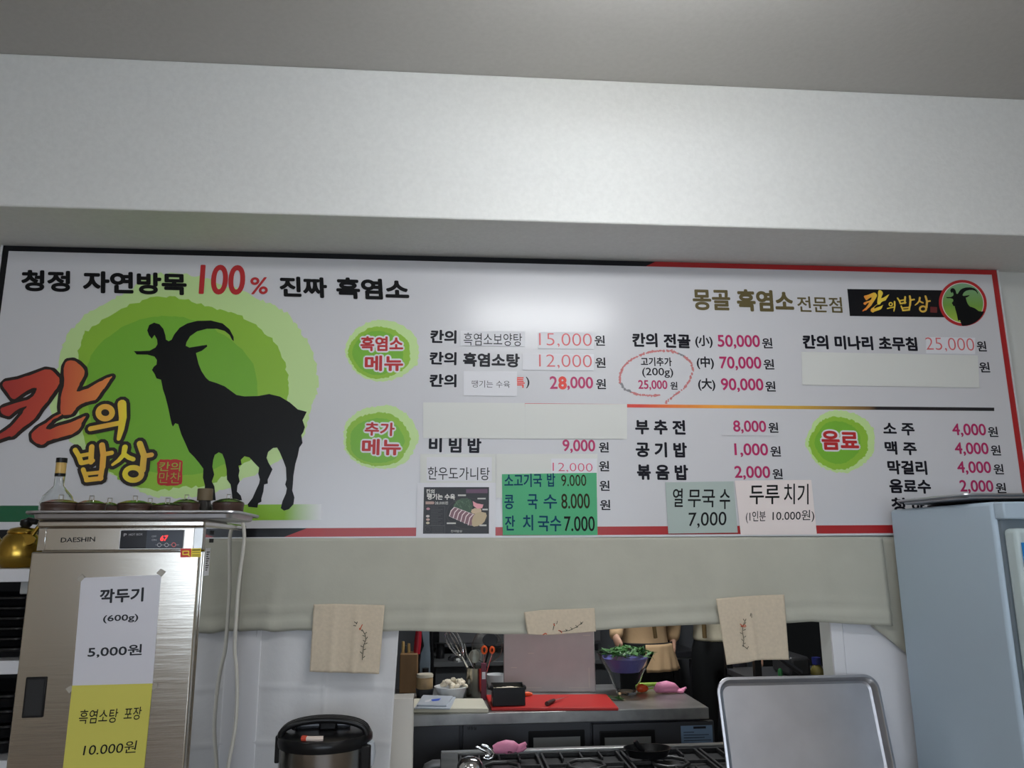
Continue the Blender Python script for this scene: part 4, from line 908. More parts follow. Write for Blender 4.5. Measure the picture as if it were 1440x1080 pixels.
# ================================================================ TALL FRIDGE AT THE RIGHT
FB, FF = -.06, -.60
FX = onY(1251, 718, FB).x; FZ = onY(1251, 717, FB).z
fy = FF
for _ in range(40):                       # front edge depth where the side's near edge shows
    fy -= .01
    if (Vector((FX, fy, FZ))-CAM).dot(rt)/(Vector((FX, fy, FZ))-CAM).dot(fwd)*FPX+720 > 1391: break
FF = fy; FXR = FX+.68
fr = empty('upright_fridge', (FX+.34, (FF+FB)/2, 0), 'tall pale blue-white upright fridge at the right edge', 'fridge')
MB().box(FX, FXR, FF, FB, .06, FZ).build('body', fridge_m, fr, bevel=.012, seg=3)
MB().box(FX+.004, FXR-.004, FF-.045, FF-.001, FZ-.055, FZ-.002).build('top_fascia', fridge_m, fr, bevel=.005)
MB().box(FX+.012, FXR-.012, FF-.014, FF-.001, .08, FZ-.056).build('gasket', gasket, fr, smooth=0)
dz = onY(1405, 743, FF-.07).z
d = MB().box(FX+.012, FXR-.012, FF-.072, FF-.015, .1, dz).build('door', fridge_door, fr, bevel=.014, seg=3)
MB().box(FX+.055, FXR-.06, FF-.0775, FF-.07, .2, dz-.045).build('door_panel', fridge_door, d, bevel=.006)
a, b = onY(1436, 763, FF-.078), onY(1436, 797, FF-.078)
MB().box(a.x, a.x+.2, FF-.0795, FF-.0774, b.z, a.z).build('blue_sticker', blue_sticker, d, smooth=0)
mb = MB(); q = random.Random(6)
for k in range(5): x = a.x+.006+k*.02; mb.poly([(x, FF-.0798, a.z-.012), (x+.012, FF-.0798, a.z-.006), (x+.008, FF-.0798, a.z-.03)])
mb.build('sticker_print', mat('sticker_light', rgb(150, 205, 235), .4), d, smooth=0)
for x in (FX+.06, FXR-.06):
    for y in (FF+.06, FB-.06): MB().lathe([(0, 0), (.025, 0), (.02, .062), (0, .062)], (x, y, 0), 14).build('foot', black_plastic, fr)
# black pan and steel sheet pan on the fridge
ty1 = FF+.08; txl = onY(1356, 697, ty1).x
tk = FZ+.0012
bp = tray_mesh(.52, .36, .010, rim=.01, rc=.03)
o = solo('oven_pan', bp, black_plastic, 'black pan on top of the tall fridge, under the steel pan', 'tray', solid=.0015); o.location = (txl+.37, ty1+.21, tk)
zt_ = onY(1356, 695.5, ty1).z
o = solo('sheet_pan', tray_mesh(.62, .40, max(.019, zt_-tk-.0118), rim=.02, rc=.03), tray_steel, 'steel sheet pan lying on top of the tall fridge', 'tray', solid=.0012)
o.location = (txl+.31, ty1+.2, tk+.0118)

# ================================================================ KITCHEN BEHIND THE HATCH
def at(px, py, z):
    p = onZ(px, py, z); return p, (p-CAM).dot(fwd)/FPX      # point and metres per pixel there
ZT, ZS = .85, .76
# partition stub seen just right of the white sheet
a, b = onY(540, 983, .2), onY(581, 983, .2)
struct('trim_7', MB().box(a.x-.2, b.x, .2, .30, 0, a.z), mat('stub_cream', rgb(205, 200, 192), .6), bevel=.002)
yF = onZ(760, 1001, ZT).y; yB = onZ(900, 961, ZT).y
xR = onZ(1005, 1000, ZT).x; xL = onZ(560, 1000, ZT).x-.35
wt = empty('work_fridge', ((xL+xR)/2, (yF+yB)/2, 0), 'stainless worktop fridge with dark doors inside the kitchen', 'worktop fridge')
MB().box(xL, xR, yF, yB, ZT-.05, ZT).build('worktop', mat('worktop_steel', (.36, .36, .355, 1), .3, metal=.7, bump=.05, bscale=9, var=.25), wt, bevel=.003)
MB().box(xL+.03, xR-.03, yF+.05, yB-.01, .1, ZT-.05).build('body', dark_steel, wt, bevel=.003)
yd = yF+.02
def doorpx(x0, y0, x1, name, sub=None):
    p, q_ = onY(x0, y0, yd), onY(x1, y0, yd)
    return MB().box(p.x, q_.x, yd, yd+.028, .16, p.z).build(name, dark_steel, wt, bevel=.003), p
doorpx(500, 1016, 646, 'side_panel')
for x0, x1, y0, hx in ((651, 830, 1018, (743, 822)), (834, 1004, 1018.5, (843, 921))):
    d, p = doorpx(x0, y0, x1, 'door')
    h0, h1 = onY(hx[0], 1028, yd), onY(hx[1], 1028, yd)
    MB().box(h0.x, h1.x, yd-.006, yd+.002, h0.z-.17, h0.z).build('handle_frame', black_plastic, d, bevel=.006)
    MB().box(h0.x+.022, h1.x-.022, yd-.008, yd-.005, h0.z-.16, h0.z-.028).build('handle_plate', mat('handle_grey', rgb(128, 130, 130), .5), d, smooth=0)
    if x0 < 700: lettering('door_text', d, [('냉장실', 657, 1024, 670, 1024, 5, black_matte, .03)], yd-.0006, yd)
    else:
        l0, l1 = onY(957, 1019.5, yd), onY(1004, 1047, yd)
        k = MB().box(l0.x, l1.x-.004, yd-.0012, yd+.0005, l1.z-.03, l0.z-.004).build('spec_label', blue_label, d, smooth=0)
        m_ = MB(); m_.box(l0.x+.06, l0.x+.12, yd-.0018, yd-.0012, l0.z-.018, l0.z-.008)
        for i in range(5): m_.box(l0.x+.012, l0.x+.012+[.05, .12, .1, .13, .08][i], yd-.0018, yd-.0012, l0.z-.034-i*.012, l0.z-.031-i*.012)
        m_.build('label_print', grey_ink, k, smooth=0)
for x in (xL+.1, xR-.1):
    for y in (yF+.12, yB-.1): MB().lathe([(0, 0), (.025, 0), (.025, .11), (0, .11)], (x, y, 0), 12).build('foot', dark_steel, wt)
# cutting boards
def slab(name, corners, z, th, m, label, cat, bev=.004):
    o = MB().prism([onZ(x, y, z+th) for x, y in corners], (0, 0, -th)).build(name, m, None, bevel=bev)
    return tag(o, label, cat)
TB = .014
slab('cutting_board', [(691, 995), (870, 995), (853, 976), (683, 977)], ZT+.0006, TB, red_board, 'red cutting board lying on the kitchen worktop', 'cutting board')
slab('cutting_board', [(560, 996), (687, 996), (679, 982), (566, 982)], ZT+.0006, .02, white_board_m, 'ivory cutting board lying left of the red one', 'cutting board')
p, s_ = at(773, 974, ZT); wdt = 130*s_; hgt = 105*s_
cbm = MB().box(-wdt/2, wdt/2, 0, .016, 0, hgt)
cbo = solo('cutting_board', cbm, pinkgrey_board, 'large pinkish cutting board standing upright behind the black container', 'cutting board', bevel=.006)
cbo.location = (p.x, p.y, ZT+.001); cbo.rotation_euler = (R(-4), 0, R(-7))
mb = MB()
for x0, z0, x1, z1 in ((-.18, .022, -.04, .024), (.10, .022, .2, .024), (.205, .022, .208, .12), (-.2, .12, -.17, .123), (-.11, .19, -.08, .193), (.18, .28, .22, .283)):
    mb.box(x0, x1, -.0006, 0, z0, z1)
o = mb.build('scratch_mark', mat('scratch_pale', rgb(214, 200, 186), .5), None, smooth=0); o.parent = cbo
# black container of rice
ZR_ = ZT+TB+.001
p, s_ = at(716, 993, ZR_); hw = 23*s_; hc = (onY(716, 967, p.y).z-ZR_); dp = .13
bc = empty('food_container', (p.x, p.y+dp/2, ZR_), 'black rectangular food container with pale contents on the red board', 'container')
mb = MB(); x0, x1, y0, y1 = p.x-hw, p.x+hw, p.y, p.y+dp; tt = .005
mb.box(x0, x1, y0, y0+tt, ZR_, ZR_+hc).box(x0, x1, y1-tt, y1, ZR_, ZR_+hc+.003).box(x0, x0+tt, y0+tt, y1-tt, ZR_, ZR_+hc).box(x1-tt, x1, y0+tt, y1-tt, ZR_, ZR_+hc).box(x0+tt, x1-tt, y0+tt, y1-tt, ZR_, ZR_+tt)
mb.build('body', black_plastic, bc, bevel=.003)
MB().box(x0-.009, x0, p.y+.04, p.y+.09, ZR_+hc-.018, ZR_+hc-.004).build('side_handle', black_plastic, bc, bevel=.002)
MB().box(x1, x1+.009, p.y+.04, p.y+.09, ZR_+hc-.018, ZR_+hc-.004).build('side_handle', black_plastic, bc, bevel=.002)
vs = []; fs = []; q = random.Random(8); n = 12
for j in range(n+1):
    for i in range(n+1): vs.append((x0+tt+(x1-x0-2*tt)*i/n, y0+tt+(y1-y0-2*tt)*j/n, ZR_+hc-.02+.012*math.sin(math.pi*i/n)*math.sin(math.pi*j/n)+q.uniform(-.002, .002)))
fs = [(j*(n+1)+i, j*(n+1)+i+1, (j+1)*(n+1)+i+1, (j+1)*(n+1)+i) for j in range(n) for i in range(n)]
o = MB().add(vs, fs).build('contents', garlic_m, bc, label='pale grainy contents'); o['kind'] = 'stuff'
# knife, carrot end
k0, k1 = onZ(769, 989, ZR_+.012), onZ(779, 984, ZR_+.012); k2 = onZ(800, 979, ZR_+.012)
kn = empty('kitchen_knife', k0, 'kitchen knife with dark handle lying on the red board', 'knife')
for v in (k0, k1, k2): v.z = ZR_+.010
MB().tube([k0, k0.lerp(k1, .5), k1], [.0105, .0098, .008], 10).build('handle', mat('knife_handle', rgb(70, 52, 50), .5), kn)
dirv = (k2-k1); nv = Vector((-dirv.y, dirv.x, 0)).normalized()*.012
MB().prism([k1+nv*.3, k2, k1-nv], (0, 0, .0015)).build('blade', chrome, kn, smooth=0)
a, s_ = at(743, 979, ZR_)
solo('vegetable_piece', MB().tube([a+Vector((-.016, 0, .011)), a+Vector((0, 0, .011)), a+Vector((.02, 0, .009))], [.010, .0105, .006], 12), orange_plastic, 'small orange piece on the red board beside the black container', 'vegetable')
# flat plastic lids with blue print
ZW = ZT+.0215
crn = [(583, 995), (633, 996), (641, 980), (594, 978)]
lp = slab('container_lid', crn, ZW, .006, clear_plastic, 'lower cloudy plastic lid on the ivory board', 'lid', .002)
up_ = slab('container_lid', [(586, 991), (628, 991.5), (637, 978.5), (595, 977)], ZW+.0066, .007, clear_plastic, 'upper cloudy plastic lid with blue print on the ivory board', 'lid', .002)
zz = ZW+.0142
MB().prism([onZ(x, y, zz) for x, y in ((606, 983.5), (620, 982), (617, 985), (608, 986))], (0, 0, -.0004)).build('blue_print', blue_print, up_, smooth=0)
MB().prism([onZ(x, y, zz) for x, y in ((598, 985), (608, 982.5), (604, 986.5), (597, 987.5))], (0, 0, -.0004)).build('paper_insert', paper_w, up_, smooth=0)
# bowl of peeled garlic
p, s_ = at(634, 982, ZT); br = 22.5*s_; bh = onY(634, 965, p.y).z-ZT
wb = empty('plastic_bowl', (p.x, p.y, ZT), 'white plastic bowl heaped with pale food pieces on the worktop', 'bowl')
zb_ = ZT+.001
MB().lathe([(0, zb_), (br*.78, zb_), (br*.84, zb_+.02), (br*.97, zb_+bh-.006), (br*1.04, zb_+bh-.004), (br*1.04, zb_+bh), (br*.95, zb_+bh), (br*.8, zb_+.02), (0, zb_+.006)], (p.x, p.y, 0), 36).build('bowl', white_plastic, wb)
q = random.Random(2); mb = MB()
for k in range(34):
    r_ = br*.8*math.sqrt(q.random()); a_ = q.uniform(0, 6.28); c_ = Vector((p.x+r_*math.cos(a_)+.012, p.y+r_*math.sin(a_), zb_+bh-.006+.04*(1-(r_/br)**2)*q.uniform(.5, 1)))
    t_ = Vector((q.uniform(-1, 1), q.uniform(-1, 1), q.uniform(-.4, .4))).normalized()*.016
    mb.tube([c_-t_, c_-t_*.4, c_+t_*.5, c_+t_], [.004, .011, .010, .003], 8)
o = mb.build('contents', garlic_m, wb, label='pale food pieces'); o['kind'] = 'stuff'
# jar standing on a grey tub, dark bottle behind
p, s_ = at(597, 981, ZT); r = 11.5*s_; z1 = onY(597, 968, p.y).z; z2 = onY(597, 952, p.y).z; z3 = onY(597, 947.5, p.y).z
tb_ = solo('steel_tub', MB().lathe([(0, ZT+.001), (r*.95, ZT+.001), (r*1.12, z1-.003), (r*1.12, z1-.0015), (0, z1-.0015)], (p.x, p.y, 0), 28), dark_steel, 'grey metal tub under the beige jar, left of the heaped white bowl', 'container')
j = empty('storage_jar', (p.x, p.y, z1), 'beige-filled jar with pale lid standing on the grey tub', 'jar')
MB().lathe([(0, z1), (r*.96, z1), (r, z1+.006), (r, z2-.006), (r*.9, z2), (0, z2)], (p.x, p.y, 0), 28).build('body', jar_beige, j)
MB().lathe([(0, z2), (r*1.02, z2), (r*1.02, z3-.003), (r*.97, z3), (0, z3)], (p.x, p.y, 0), 28).build('lid', mat('lid_cream', rgb(200, 190, 172), .5), j)
pb_, s2 = at(598, 968, ZT); rb_ = 5*s2; zt2 = onY(598, 939, pb_.y).z
bt = empty('sauce_bottle', (pb_.x, pb_.y, ZT), 'black capped bottle behind the beige jar', 'bottle')
MB().lathe([(0, ZT+.001), (rb_, ZT+.001), (rb_, zt2-.035), (rb_*.6, zt2-.03), (0, zt2-.03)], (pb_.x, pb_.y, 0), 18).build('body', dark_glass, bt)
MB().lathe([(0, zt2-.03), (rb_*.9, zt2-.03), (rb_*.9, zt2-.002), (0, zt2)], (pb_.x, pb_.y, 0), 18).build('cap', black_plastic, bt)
# knife block
p, s_ = at(573, 966, ZT); yk = yB-.135
x0, x1 = onY(562, 940, yk).x, onY(587, 940, yk).x; zk = onY(575, 920, yk).z
kb = empty('knife_block', ((x0+x1)/2, yk, ZT), 'wooden knife block with knives at the left of the hatch', 'knife block')
MB().box(x0, x1, yk, yk+.12, ZT+.001, zk).build('block', wood, kb, bevel=.004)
def stick(name, px, y0, y1, r, m, label, cat, yy, lean=0, group=None, parent=None):
    a, b = onY(px, y0, yy), onY(px+lean, y1, yy)
    mb = MB().tube([a, a.lerp(b, .5), b], [r*.9, r, r*.8], 10)
    return mb.build(name, m, parent) if parent else solo(name, mb, m, label, cat, group)
for i, (px, m_, nm) in enumerate(((567, wood_pale, 'pale wooden handled knife leftmost in the knife block'), (575, wood_pale, 'pale wooden handled knife in the middle of the knife block'), (571, dark_steel, 'dark handled knife between the two pale ones in the block'))):
    stick('block_knife', px, 921.5, 902+3*i, .009, m_, nm, 'knife', yk+.06, group='knives in the block')
o = stick('red_grater', 586, 919.4, 886, .02, red_plastic, 'dark red plastic handled tool leaning out of the knife block', 'kitchen tool', yk+.06, 3)
# utensil holder and tools
p, s_ = at(670, 979, ZT); hr = 15*s_; hz = onY(670, 938, p.y).z; hc = Vector((p.x, p.y, 0))
MBh = MB().lathe([(0, ZT+.001), (hr*.97, ZT+.001), (hr, ZT+.006), (hr, hz-.003), (hr*1.04, hz), (hr*.98, hz), (hr*.96, ZT+.01), (0, ZT+.008)], hc, 32)
solo('utensil_holder', MBh, mat('holder_steel', (.35, .34, .3, 1), .22, metal=1), 'dark steel cylinder holding whisk, ladles and scissors', 'utensil holder')
def tool(name, label, cat='kitchen tool'): return empty(name, (p.x, p.y, ZT+.02), label, cat)
yh = p.y
def base(k): return Vector((p.x+.02*math.cos(k), p.y+.02*math.sin(k), ZT+.03))
t = tool('whisk', 'wire whisk leaning left out of the utensil holder', 'whisk')
tip = onY(634, 894, yh-.05); b0_ = base(0); mid = b0_.lerp(tip, .62)
MB().tube([b0_, mid], .006, 8).build('handle', chrome, t)
mb = MB(); ax = (tip-mid); ln = ax.length; ax.normalize(); u_ = ax.cross(Vector((0, 1, 0))).normalized(); v_ = ax.cross(u_)
for k in range(6):
    a_ = k*math.pi/6; d_ = u_*math.cos(a_)+v_*math.sin(a_)
    mb.tube([mid+ax*ln*(.5-.5*math.cos(math.pi*i/14*1.0))*1.0*1.2 + d_*.035*math.sin(math.pi*i/14*.85) for i in range(15)], .0011, 5)
    mb.tube([mid+ax*ln*(.5-.5*math.cos(math.pi*i/14*1.0))*1.0*1.2 - d_*.035*math.sin(math.pi*i/14*.85) for i in range(15)], .0011, 5)
mb.build('wire_balloon', chrome, t)
def disc(c_, rx, rz, m, parent, name, tilt=0, dish=.012):
    M = Matrix.Rotation(R(90+tilt), 4, 'X')
    return MB().lathe([(0, -dish), (rx*.6, -dish*.7), (rx*.95, 0), (rx, .002), (rx*.9, .003), (0, -dish+.003)], c_, 28, M, squash=rz/rx).build(name, m, parent)
t = tool('flat_ladle', 'pale grey oval ladle head standing in the utensil holder', 'ladle')
c_ = onY(667, 923, yh-.02); MB().tube([base(1.2), c_+Vector((0, .012, -.02))], .0045, 8).build('handle', chrome, t); disc(c_, 8*s_, 9*s_, mat('ladle_grey', rgb(140, 140, 128), .4, metal=.3), t, 'bowl')
t = tool('serving_spoon', 'dark oval serving spoon left of the pale ladle', 'spoon')
c_ = onY(650, 915, yh+.02); MB().tube([base(2.6), c_+Vector((0, .012, -.03))], .0045, 8).build('handle', dark_steel, t); disc(c_, 6.5*s_, 13*s_, mat('spoon_dark', rgb(75, 74, 70), .3, metal=.7), t, 'bowl')
t = tool('long_skewer', 'thin steel rod leaning diagonally in the utensil holder', 'skewer')
MB().tube([base(5.5)+Vector((.03, -.02, 0)), onY(656, 920, yh-.03), onY(653, 905, yh-.03)], .003, 8).build('rod', chrome, t)
t = tool('wire_strainer', 'large round wire strainer standing behind the scissors', 'strainer')
c_ = onY(685, 909, yh+.07); rr_ = 22*s_
MB().tube([c_+Vector((rr_*math.cos(2*math.pi*i/32), 0, rr_*math.sin(2*math.pi*i/32))) for i in range(32)], .003, 6, True).build('rim', mesh_grey, t)
mb = MB()
for k in range(-9, 10):
    x = k/10*rr_; hh_ = math.sqrt(rr_*rr_-x*x)
    mb.tube([c_+Vector((x, .0, -hh_)), c_+Vector((x, .03*hh_/rr_, 0)), c_+Vector((x, 0, hh_))], .0006, 4)
    mb.tube([c_+Vector((-hh_, 0, x)), c_+Vector((0, .03*hh_/rr_, x)), c_+Vector((hh_, 0, x))], .0006, 4)
mb.build('wire_net', mesh_grey, t, smooth=0)
MB().tube([c_+Vector((0, 0, -rr_)), base(1.57)+Vector((0, .02, .02))], .005, 8).build('handle', mesh_grey, t)
t = tool('black_ladle', 'black plastic ladle with round head in front of the wire strainer', 'ladle')
c_ = onY(689, 900, yh+.035); disc(c_, 11*s_, 9*s_, black_plastic, t, 'bowl'); MB().tube([base(.9), c_+Vector((0, .012, -.03))], .005, 8).build('handle', black_plastic, t)
t = tool('scissors', 'kitchen scissors with orange handles in the utensil holder', 'scissors')
for px, r_ in ((681, 3.2), (692, 2.6)):
    c_ = onY(px, 914, yh-.01)
    MB().tube([c_+Vector((r_*s_*math.cos(2*math.pi*i/16), 0, 1.5*r_*s_*math.sin(2*math.pi*i/16))) for i in range(16)], .0055, 8, True).build('finger_loop', orange_plastic, t)
    MB().tube([c_+Vector((0, 0, -1.5*r_*s_)), base(.3)+Vector((.005, -.01, 0))], .004, 8).build('blade', chrome, t)
p2, s2 = at(680, 981, ZT); a, b = onY(676.5, 960, p2.y-.06), onY(683.5, 932, p2.y-.06)
k = MB().box(a.x, b.x, p2.y-.075, p2.y-.055, ZT+.001, b.z)
k = solo('peeler_box', k, mat('burgundy_card', rgb(112, 40, 62), .5), 'narrow burgundy box with white label in front of the utensil holder', 'box', bevel=.002)
MB().box(a.x+.004, b.x-.003, p2.y-.0757, p2.y-.075, onY(680, 955, p2.y-.075).z, onY(680, 945, p2.y-.075).z).build('label', paper_w, k, smooth=0)
# white bowl behind the container
p, s_ = at(697, 968, ZT); r = 13*s_; zt2 = onY(697, 948, p.y).z
solo('white_tub', MB().lathe([(0, ZT+.001), (r*.8, ZT+.001), (r, zt2-.01), (r*1.03, zt2), (r*.95, zt2), (r*.78, ZT+.01), (0, ZT+.008)], (p.x-.0, p.y, 0), 30), white_plastic, 'white round tub behind the black container', 'tub')
# big glass bowl with greens
p, s_ = at(881, 976, ZT); r0 = 13.5*s_; r1 = 40*s_; gh = onY(878, 918, p.y).z-ZT
gb = empty('glass_bowl', (p.x, p.y, ZT), 'large flared glass bowl full of green leaves on the worktop', 'bowl')
g0 = ZT+.001
MB().lathe([(0, g0), (r0, g0), (r0*1.02, g0+.012), (r0*.98, g0+.02), (r0*1.25, g0+.16*gh), (r1*.62, g0+.5*gh), (r1*.83, g0+.75*gh), (r1, g0+gh-.003), (r1, g0+gh), (r1*.97, g0+gh), (r1*.8, g0+.75*gh), (r1*.58, g0+.5*gh), (r0*1.12, g0+.14*gh), (r0*.9, g0+.06*gh), (0, g0+.05*gh)], (p.x, p.y, 0), 48).build('bowl', mat('bowl_glass', (.95, .97, .97, 1), .03, trans=1, ior=1.2), gb)
bag = solo('plastic_bag', MB().lathe([(0, g0+.52*gh), (r1*.5, g0+.55*gh), (r1*.66, g0+.72*gh), (r1*.82, g0+.88*gh), (r1*.5, g0+.86*gh), (0, g0+.84*gh)], (p.x, p.y, 0), 26), mat('bag_violet', rgb(88, 88, 150, 1.2), .4, bump=.6, bscale=30), 'bluish plastic bag lining the upper part of the glass bowl', 'bag')
q = random.Random(5); mb = MB()
for k in range(130):
    r_ = r1*.86*math.sqrt(q.random()); a_ = q.uniform(0, 6.28); c_ = Vector((p.x+r_*math.cos(a_)+.01, p.y+r_*math.sin(a_), g0+gh*.92+.03*(1-(r_/r1)**2)+q.uniform(-.008, .012)))
    d_ = Vector((q.uniform(-1, 1), q.uniform(-1, 1), q.uniform(-.3, .6))).normalized(); n_ = d_.cross(Vector((0, 0, 1))).normalized()*q.uniform(.007, .014); L_ = q.uniform(.02, .04)
    mb.add([c_-d_*L_, c_+n_, c_+d_*L_, c_-n_+Vector((0, 0, .006))], [(0, 1, 2, 3)])
gl = mb.build('leafy_greens', leaf_m, None, smooth=0, solid=.0006); tag(gl, 'heap of dark green leaves in the glass bowl', 'leaves', kind='stuff')
mb = MB(); q = random.Random(15); c0, s2 = at(865, 983, ZT+.004)
for k in range(16):
    c_ = c0+Vector((q.uniform(-.03, .03), q.uniform(-.03, .03), q.uniform(-.001, .012))); d_ = Vector((q.uniform(-1, 1), q.uniform(-1, 1), .1)).normalized(); n_ = d_.cross(Vector((0, 0, 1))).normalized()*.007
    mb.add([c_-d_*.02, c_+n_, c_+d_*.02, c_-n_], [(0, 1, 2, 3)])
tag(mb.build('leaf_scraps', leaf_m, None, smooth=0, solid=.0006), 'green leaf scraps on the worktop beside the red board', 'leaves', kind='stuff')
# tomato, stalk, pink rubber glove
p, s_ = at(904, 974, ZT)
tm = empty('red_vegetable', (p.x, p.y, ZT), 'shiny orange-red vegetable lying right of the glass bowl', 'vegetable')
rr_ = 6*s_
MB().tube([p+Vector((-rr_*1.5, 0, rr_*.9)), p+Vector((-rr_*1.2, 0, rr_*.95)), p+Vector((-rr_*.2, 0, rr_)), p+Vector((rr_*.8, 0, rr_*.9)), p+Vector((rr_*1.3, 0, rr_*.8))], [.006, rr_*.75, rr_, rr_*.7, .006], 16).build('flesh', tomato_m, tm, smooth=80)
MB().tube([p+Vector((rr_*1.2, 0, rr_*.8)), p+Vector((rr_*2.6, .01, rr_*.9))], .004, 8).build('stalk', green_pale_m, tm)
a, b = at(897, 966, ZT)[0], at(925, 965, ZT)[0]
solo('green_stalk', MB().tube([a+Vector((0, 0, .011)), b+Vector((0, 0, .011))], .010, 10), green_pale_m, 'pale green stalk behind the shiny orange-red vegetable', 'vegetable')
def glove(name, pts, rad, fingers, label):
    zb = ZS+.004 if 'range' in label else ZT+.002
    fix = lambda ps, rs: [V((p.x, p.y, max(p.z, zb+r_))) for p, r_ in zip(ps, rs)]
    mb = MB().tube(fix(pts, rad), rad, 14); fingers = [(fix(a_, b_), b_) for a_, b_ in fingers]
    for f_, r_ in fingers: mb.tube(f_, r_, 8)
    return solo(name, mb, pink_rubber, label, 'glove', smooth=70)
V = Vector
p, s_ = at(943, 975, ZT); z0 = ZT+.002
def gp(px, py, z): v = onZ(px, py, z); return V((v.x, v.y, z))
def scr(px, py, y): return onY(px, py, y)
yg = p.y
glove('rubber_glove', [scr(921, 972, yg), scr(926, 970, yg), scr(938, 969.5, yg), scr(948, 971, yg), scr(954, 972, yg)], [.012, .026, .030, .024, .012],
      [([scr(950, 972, yg), scr(958, 971, yg), scr(965, 967, yg)], [.012, .010, .006]), ([scr(950, 973, yg), scr(958, 974, yg-.01), scr(963, 970, yg-.01)], [.012, .010, .006]), ([scr(951, 973, yg), scr(956, 975, yg-.02), scr(961, 975, yg-.02)], [.011, .009, .006])], 'pink rubber glove lying at the right end of the worktop')

# ---------------------------------------------------------------- gas range in front
yS = onZ(820, 1050, ZS).y; xs0 = onZ(620, 1055, ZS).x; xs1 = onZ(1012, 1052, ZS).x+.25; yS0 = .16
gr = empty('gas_range', ((xs0+xs1)/2, (yS+yS0)/2, 0), 'low black gas range with iron grates behind the hatch', 'gas range')
MB().box(xs0, xs1, yS0, yS, .1, ZS-.03).build('body', dark_steel, gr, bevel=.004)
MB().box(xs0, xs1, yS-.035, yS, ZS-.03, ZS+.002).build('rear_rail', steel_dull, gr, bevel=.003)
xg = onZ(644, 1065, ZS).x
MB().box(xs0, xg, yS0, yS-.036, ZS-.03, ZS).build('side_plate', mat('range_grey', (.14, .14, .14, 1), .45, metal=.7, var=.3, bscale=10), gr, bevel=.002)
MB().box(xg, xs1, yS0, yS-.036, ZS-.03, ZS-.026).build('drip_pan', black_matte, gr, smooth=0)
ng = 4; gw = (xs1-xg)/ng
for k in range(ng):
    a_, b_ = xg+k*gw+.006, xg+(k+1)*gw-.006; yc0, yc1 = yS0+.01, yS-.045; mb = MB(); zg = ZS-.006
    for x in (a_, b_-.01): mb.box(x, x+.01, yc0, yc1, zg-.018, zg)
    for y in (yc0, yc1-.01): mb.box(a_, b_, y, y+.01, zg-.018, zg)
    for t_ in (.25, .5, .75):
        x = a_+(b_-a_)*t_
        mb.box(x-.004, x+.004, yc0, yc0+.1, zg-.014, zg).box(x-.004, x+.004, yc1-.1, yc1, zg-.014, zg)
    cx, cy = (a_+b_)/2, (yc0+yc1)/2; mb.box(a_, cx-.075, cy-.004, cy+.004, zg-.014, zg).box(cx+.075, b_, cy-.004, cy+.004, zg-.014, zg)
    g_ = mb.build('grate', iron, gr, bevel=.002)
    mb = MB()
    ring = [(cx+.075*math.cos(i*math.pi/4+.39), cy+.075*math.sin(i*math.pi/4+.39), zg-.007) for i in range(8)]
    mb.tube(ring, .0075, 8, True); mb.build('burner_ring', mat('ring_iron', (.045, .045, .045, 1), .45, metal=.4), g_)
    MB().lathe([(0, zg-.03), (.055, zg-.03), (.045, zg-.012), (0, zg-.012)], (cx, cy, 0), 20).build('burner_cap', iron, g_)
for x in (xs0+.05, xs1-.05):
    for y in (yS0+.05, yS-.05): MB().lathe([(0, 0), (.02, 0), (.02, .11), (0, .11)], (x, y, 0), 12).build('foot', dark_steel, gr)
# gas pipe elbow beside the range
pe = [onY(619, 1073, .45), onY(606, 1072, .45), onY(601, 1078, .45)]
px_ = pe[0]; 
solo('gas_pipe', MB().tube([V((xs0-.002, .42, px_.z)), V((xs0-.03, .42, px_.z)), V((xs0-.05, .42, px_.z-.008)), V((xs0-.058, .42, px_.z-.03)), V((xs0-.058, .42, .3)), V((xs0-.058, .42, .005))], .021, 14), mat('pipe_grey', rgb(120, 120, 122), .4, metal=.5), 'grey gas pipe elbow at the left end of the range', 'pipe')
# things on the range
p, s_ = at(661, 1085, ZS); r = 19*s_; zt2 = onY(661, 1064.5, p.y).z
st_ = empty('steel_bowl', (p.x, p.y, ZS), 'upturned shiny steel bowl on the left of the gas range', 'bowl')
MB().lathe([(r*1.05, ZS-.004), (r*1.06, ZS-.001), (r, ZS+.002), (r*.95, ZS+(zt2-ZS)*.5), (r*.7, ZS+(zt2-ZS)*.86), (r*.35, zt2), (0, zt2)], (p.x, p.y, 0), 36).build('shell', chrome, st_)
yc_ = onZ(690, 1066, ZS).y
t = empty('pot_gripper', (onZ(690, 1066, ZS).x, yc_, ZS), 'chrome pot gripper with curved handles on the gas range', 'pot gripper')
def scp(pts, y): return [onY(a, b, y) for a, b in pts]
MB().tube(scp([(677, 1047.5), (684, 1049.5), (690, 1054), (694, 1060), (693, 1065), (687, 1067.5), (680, 1066)], yc_), [.004, .006, .007, .008, .008, .006, .004], 10).build('handle', chrome, t)
MB().tube(scp([(669, 1050), (676, 1053), (684, 1057), (689, 1062)], yc_-.004), [.004, .006, .006, .005], 10).build('handle', chrome, t)
MB().tube(scp([(682, 1063), (688, 1063)], yc_-.008), .007, 10).build('jaw', chrome, t)
yg = onZ(716, 1061, ZS).y
glove('rubber_glove', scp([(694, 1058), (701, 1058), (712, 1057), (722, 1054.5), (729, 1051)], yg), [.016, .022, .026, .024, .012],
      [(scp([(725, 1054), (733, 1050), (740, 1045)], yg), [.014, .013, .007]), (scp([(726, 1055), (734, 1053), (740, 1050)], yg), [.013, .012, .007]), (scp([(714, 1058), (719, 1062), (711, 1063)], yg-.01), [.014, .012, .008])], 'pink rubber glove draped on the gas range')
p, s_ = at(911, 1063, ZS); r = 34*s_
t = empty('frying_pan', (p.x, p.y, ZS), 'black frying pan on the gas range with its handle pointing up left', 'pan')
zz = ZS+.0
